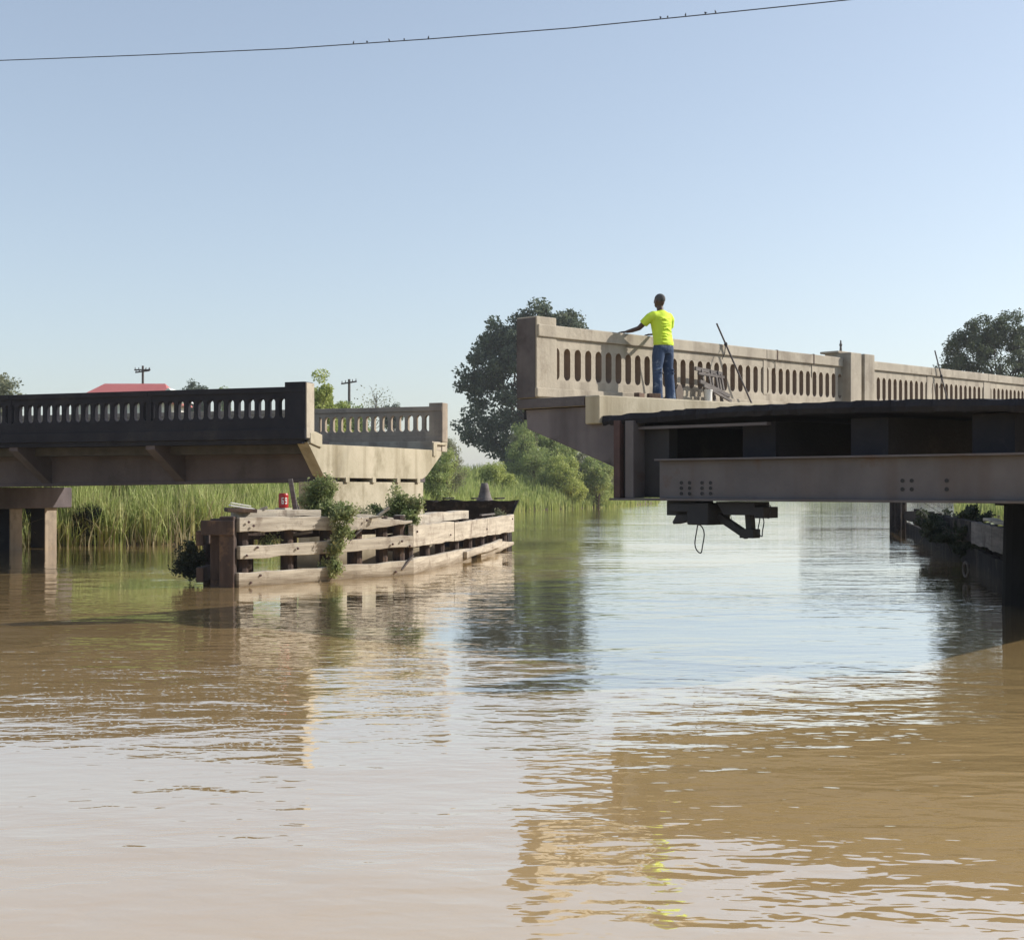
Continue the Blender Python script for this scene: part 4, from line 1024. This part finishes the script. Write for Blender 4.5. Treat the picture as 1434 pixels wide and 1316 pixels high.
hand(armsL[-1], (-.30, .8, -.02), 1)
hand(armsR[-1], (-.35, .8, -.02), -1)
remesh(body.build('body', M['skin'], man), .008, 2)
hair = MB().ell((0, .062, 1.785), (.083, .100, .098), 16, 12)
hair.v = [(x, y, max(z, 1.735 + max(0, (y - .0)) * .45)) for x, y, z in hair.v]
remesh(hair.build('hair', M['hair'], man), .010, 2)
for sx in (-1, 1):
    MB().ell((sx * .031, .160, 1.765), (.013, .008, .008), 8, 6).build('eye', M['eye'], man)
MB().ell((0, .168, 1.690), (.024, .006, .006), 8, 6).build('mouth', M['brick'], man)
shirt = MB()
shirt.loft([(0, -.02, .965), (0, -.02, 1.0), (0, -.005, 1.10), (0, .02, 1.22), (0, .035, 1.36), (0, .035, 1.46), (0, .035, 1.535), (0, .045, 1.575)],
           [(.185, .135), (.190, .138), (.178, .130), (.182, .130), (.205, .135), (.205, .125), (.145, .10), (.075, .068)], 26)
for A, sx in ((armsL, -1), (armsR, 1)):
    e = Vector(A[1]).lerp(Vector(A[2]), .62)
    shirt.loft([(sx * .10, .035, 1.475), (sx * .175, .045, 1.475), Vector(A[1]), e], [.095, .088, .078, .073], 16)
# folds across the back
for k in range(9):
    z = 1.02 + k * .055; a = random.uniform(-.08, .08)
    shirt.loft([(-.12 + a, -.135 + .01 * k * .5, z), (a, -.150 + .006 * k, z + random.uniform(-.03, .03)), (.12 + a * .5, -.128 + .006 * k, z + random.uniform(-.05, .05))], [.008, .012, .008], 8)
remesh(shirt.build('shirt', M['hivis'], man), .011, 3)
jn = MB()
jn.loft([(0, -.01, 1.02), (0, -.02, .97), (0, -.02, .90), (0, -.01, .84)], [(.172, .125), (.182, .13), (.185, .135), (.16, .12)], 22)
for sx in (-1, 1):
    jn.loft([(sx * .085, -.015, .93), (sx * .105, -.005, .78), (sx * .12, .0, .60), (sx * .13, -.01, .48), (sx * .138, -.025, .30), (sx * .145, -.03, .12), (sx * .147, -.03, .035)],
            [(.10, .115), (.098, .11), (.082, .09), (.078, .083), (.078, .082), (.080, .088), (.088, .10)], 18)
    for z in (.08, .13, .19, .50, .55):
        jn.loft([(sx * .14 - .08, -.03, z + random.uniform(-.02, .02)), (sx * .14, -.112, z), (sx * .14 + .08, -.04, z + random.uniform(-.02, .02))], [.012, .014, .012], 8)
remesh(jn.build('jeans', M['jeans'], man), .012, 3)
for sx in (-1, 1):
    bt_ = MB().loft([(sx * .145, -.10, .045), (sx * .147, -.03, .055), (sx * .15, .08, .05), (sx * .155, .18, .038), (sx * .155, .205, .032)], [(.036, .04), (.046, .05), (.05, .045), (.045, .034), (.03, .022)], 14)
    bt_.loft([(sx * .145, -.03, .04), (sx * .145, -.03, .13)], [.052, .05], 12)
    bo_ = bt_.build('boot', M['boot'], man); remesh(bo_, .01, 2)
    MB().box(sx * .15 - .052, sx * .15 + .052, -.14, .215, 0, .022).build('sole', M['steel_dark'], bo_, .008)
belt = MB().loft([(0, -.018, .985), (0, -.018, 1.02)], [(.186, .136), (.184, .134)], 26); belt.build('belt', M['boot'], man)

# props on the sidewalk
def prop(name, s, t, z, label, cat, group=None):
    p = bp_(s, t); return empty(name, (p.x, p.y, deck_z(s) + z), p_ang, label=label, cat=cat, group=group)
# long-handled tool standing at the worker's leg
o = prop('shovel', 3.5, .35, 0, 'long handled tool leaning on the railing beside the worker, its blade on the sidewalk', 'shovel')
MB().loft([(-.42, .14, .98), (-.30, .15, .55), (-.02, .02, .24), (0, -.02, .15)], [.016, .016, .018, .016], 8).build('handle', M['orange_hose'], o)
MB().prism_y([(-.10, .02), (.10, .02), (.12, .22), (.05, .34), (-.05, .34), (-.12, .22)], -.03, .0).build('blade', M['orange_hose'], o, .008)
# broken wooden frame lying against the balusters
o = prop('wooden_trestle', 4.75, .30, 0, 'small broken wooden trestle standing on the sidewalk right of the worker', 'trestle')
for (a, b_, wd) in (((-.5, .1, .66), (.42, .12, .62), .07), ((-.48, .05, .57), (.40, .06, .55), .05), ((-.5, 0, .42), (.5, .0, .20), .07), ((-.45, -.05, .34), (.48, -.05, .10), .05)):
    MB().bar(a, b_, .04, wd).build('rail', M['timber_grey'], o, .006)
for (a, b_) in (((-.30, .1, .66), (-.28, -.02, .0)), ((.25, .1, .66), (.26, .0, .0)), ((0, .1, .66), (.02, 0, .0))):
    MB().bar(a, b_, .05, .05).build('leg', M['timber_grey'], o, .006)
for x in (-.12, .12, .3): MB().bar((x, .06, .60), (x + .03, .02, .30), .05, .03).build('slat', M['timber_grey'], o, .005)
o = prop('bucket', 4.35, .42, 0, 'small white bucket standing at the foot of the wooden trestle', 'bucket')
MB().loft([(0, 0, 0), (0, 0, .26)], [.06, .075], 18).build('bucket_body', M['white'], o)
MB().loft([(0, 0, .25), (0, 0, .27)], [.08, .08], 18).build('rim', M['white'], o)
# steel rods leaning over the railing, each with a clamp
def rod(s_top, z_top, s_bot, t_bot, label, clamp_f, rr=.018):
    o = prop('pinch_bar', s_bot, t_bot, 0, label, 'bar', 'steel bars leaning on the railing')
    top = Vector((s_top - s_bot, t_bot + .02 - .10, z_top)); 
    MB().loft([(0, 0, .0), top * .5, top], [rr, rr, rr * .9], 8).build('bar', M['steel'], o)
    c = top * clamp_f
    MB().ell(c, (.035, .035, .045), 8, 6).build('clamp', M['steel_dark'], o)
    MB().loft([c, c + Vector((-.10, -.04, -.18)), c + Vector((-.16, -.02, -.30))], [.010, .010, .008], 6).build('chain', M['steel_dark'], o)
rod(5.15, 1.55, 6.30, .18, 'long dark steel bar leaning steeply on the railing right of the trestle', .76)
rod(14.75, 1.60, 15.5, .18, 'second dark steel bar leaning on the far railing beyond the double post', .62)
for s, nm in ((7.42, 'strap hanging over the railing just right of the pilaster'), (8.9, 'strap hanging over the railing halfway between the pilaster and the double post')):
    p = bp_(s, 0); o = empty('hanging_strap', (p.x, p.y, h + 2.63 + GR * s), p_ang, label=nm, cat='strap', group='straps hanging over the railing')
    MB().box(-.02, .02, -.056, -.051, -.21, .004).build('strap_front', M['timber_dark'], o)
    MB().box(-.02, .02, -.056, .306, .002, .008).build('strap_top', M['timber_dark'], o)
    MB().box(-.016, .016, -.012, -.006, -.48, -.2).build('strap_tail', M['concrete'], o)
p = bp_(10.35, -.1); o = empty('marker_rod', (p.x, p.y, h + 2.79 + GR * 10.3), p_ang, label='thin metal rod standing on the double post of the railing', cat='rod')
MB().loft([(0, 0, 0), (0, 0, .24)], [.03, .015], 8).build('rod', M['timber_grey'], o)
MB().ell((0, 0, .14), (.035, .035, .04), 8, 6).build('knob', M['timber_grey'], o)
# bricks at the worker's feet
bme = MB().box(-.11, .11, -.05, .05, 0, .07).mesh('loose_brick', M['brick'])
for i, (s, t, rz, z, nm) in enumerate(((1.72, .80, .2, 0, 'broken brick on the sidewalk left of the worker, nearest the end post'), (2.06, .85, -.5, 0, 'second brick on the sidewalk just left of the worker'), (1.95, .62, .9, 0, 'brick lying behind the two others at the worker\'s feet'))):
    p = bp_(s, t); o = link('loose_brick', bme, None, .008, (p.x, p.y, deck_z(s)), (0, 0, p_ang + rz)); o.scale = (1, 1, 1.5)
    tag(o, nm, 'brick', 'bricks at the feet of the worker')

# ------------------------------------------------------------------ summer haze
hz = bpy.data.materials.new('haze'); hz.use_nodes = True
hn = hz.node_tree; hn.nodes.clear()
pv_ = hn.nodes.new('ShaderNodeVolumePrincipled'); pv_.inputs['Density'].default_value = 0.00035; pv_.inputs['Color'].default_value = (.9, .94, 1, 1); pv_.inputs['Anisotropy'].default_value = 0.3
ho = hn.nodes.new('ShaderNodeOutputMaterial'); hn.links.new(pv_.outputs[0], ho.inputs['Volume'])
tag(MB().box(-4100, 4100, -2600, 6100, -3, 32).build('haze', hz), kind='stuff')
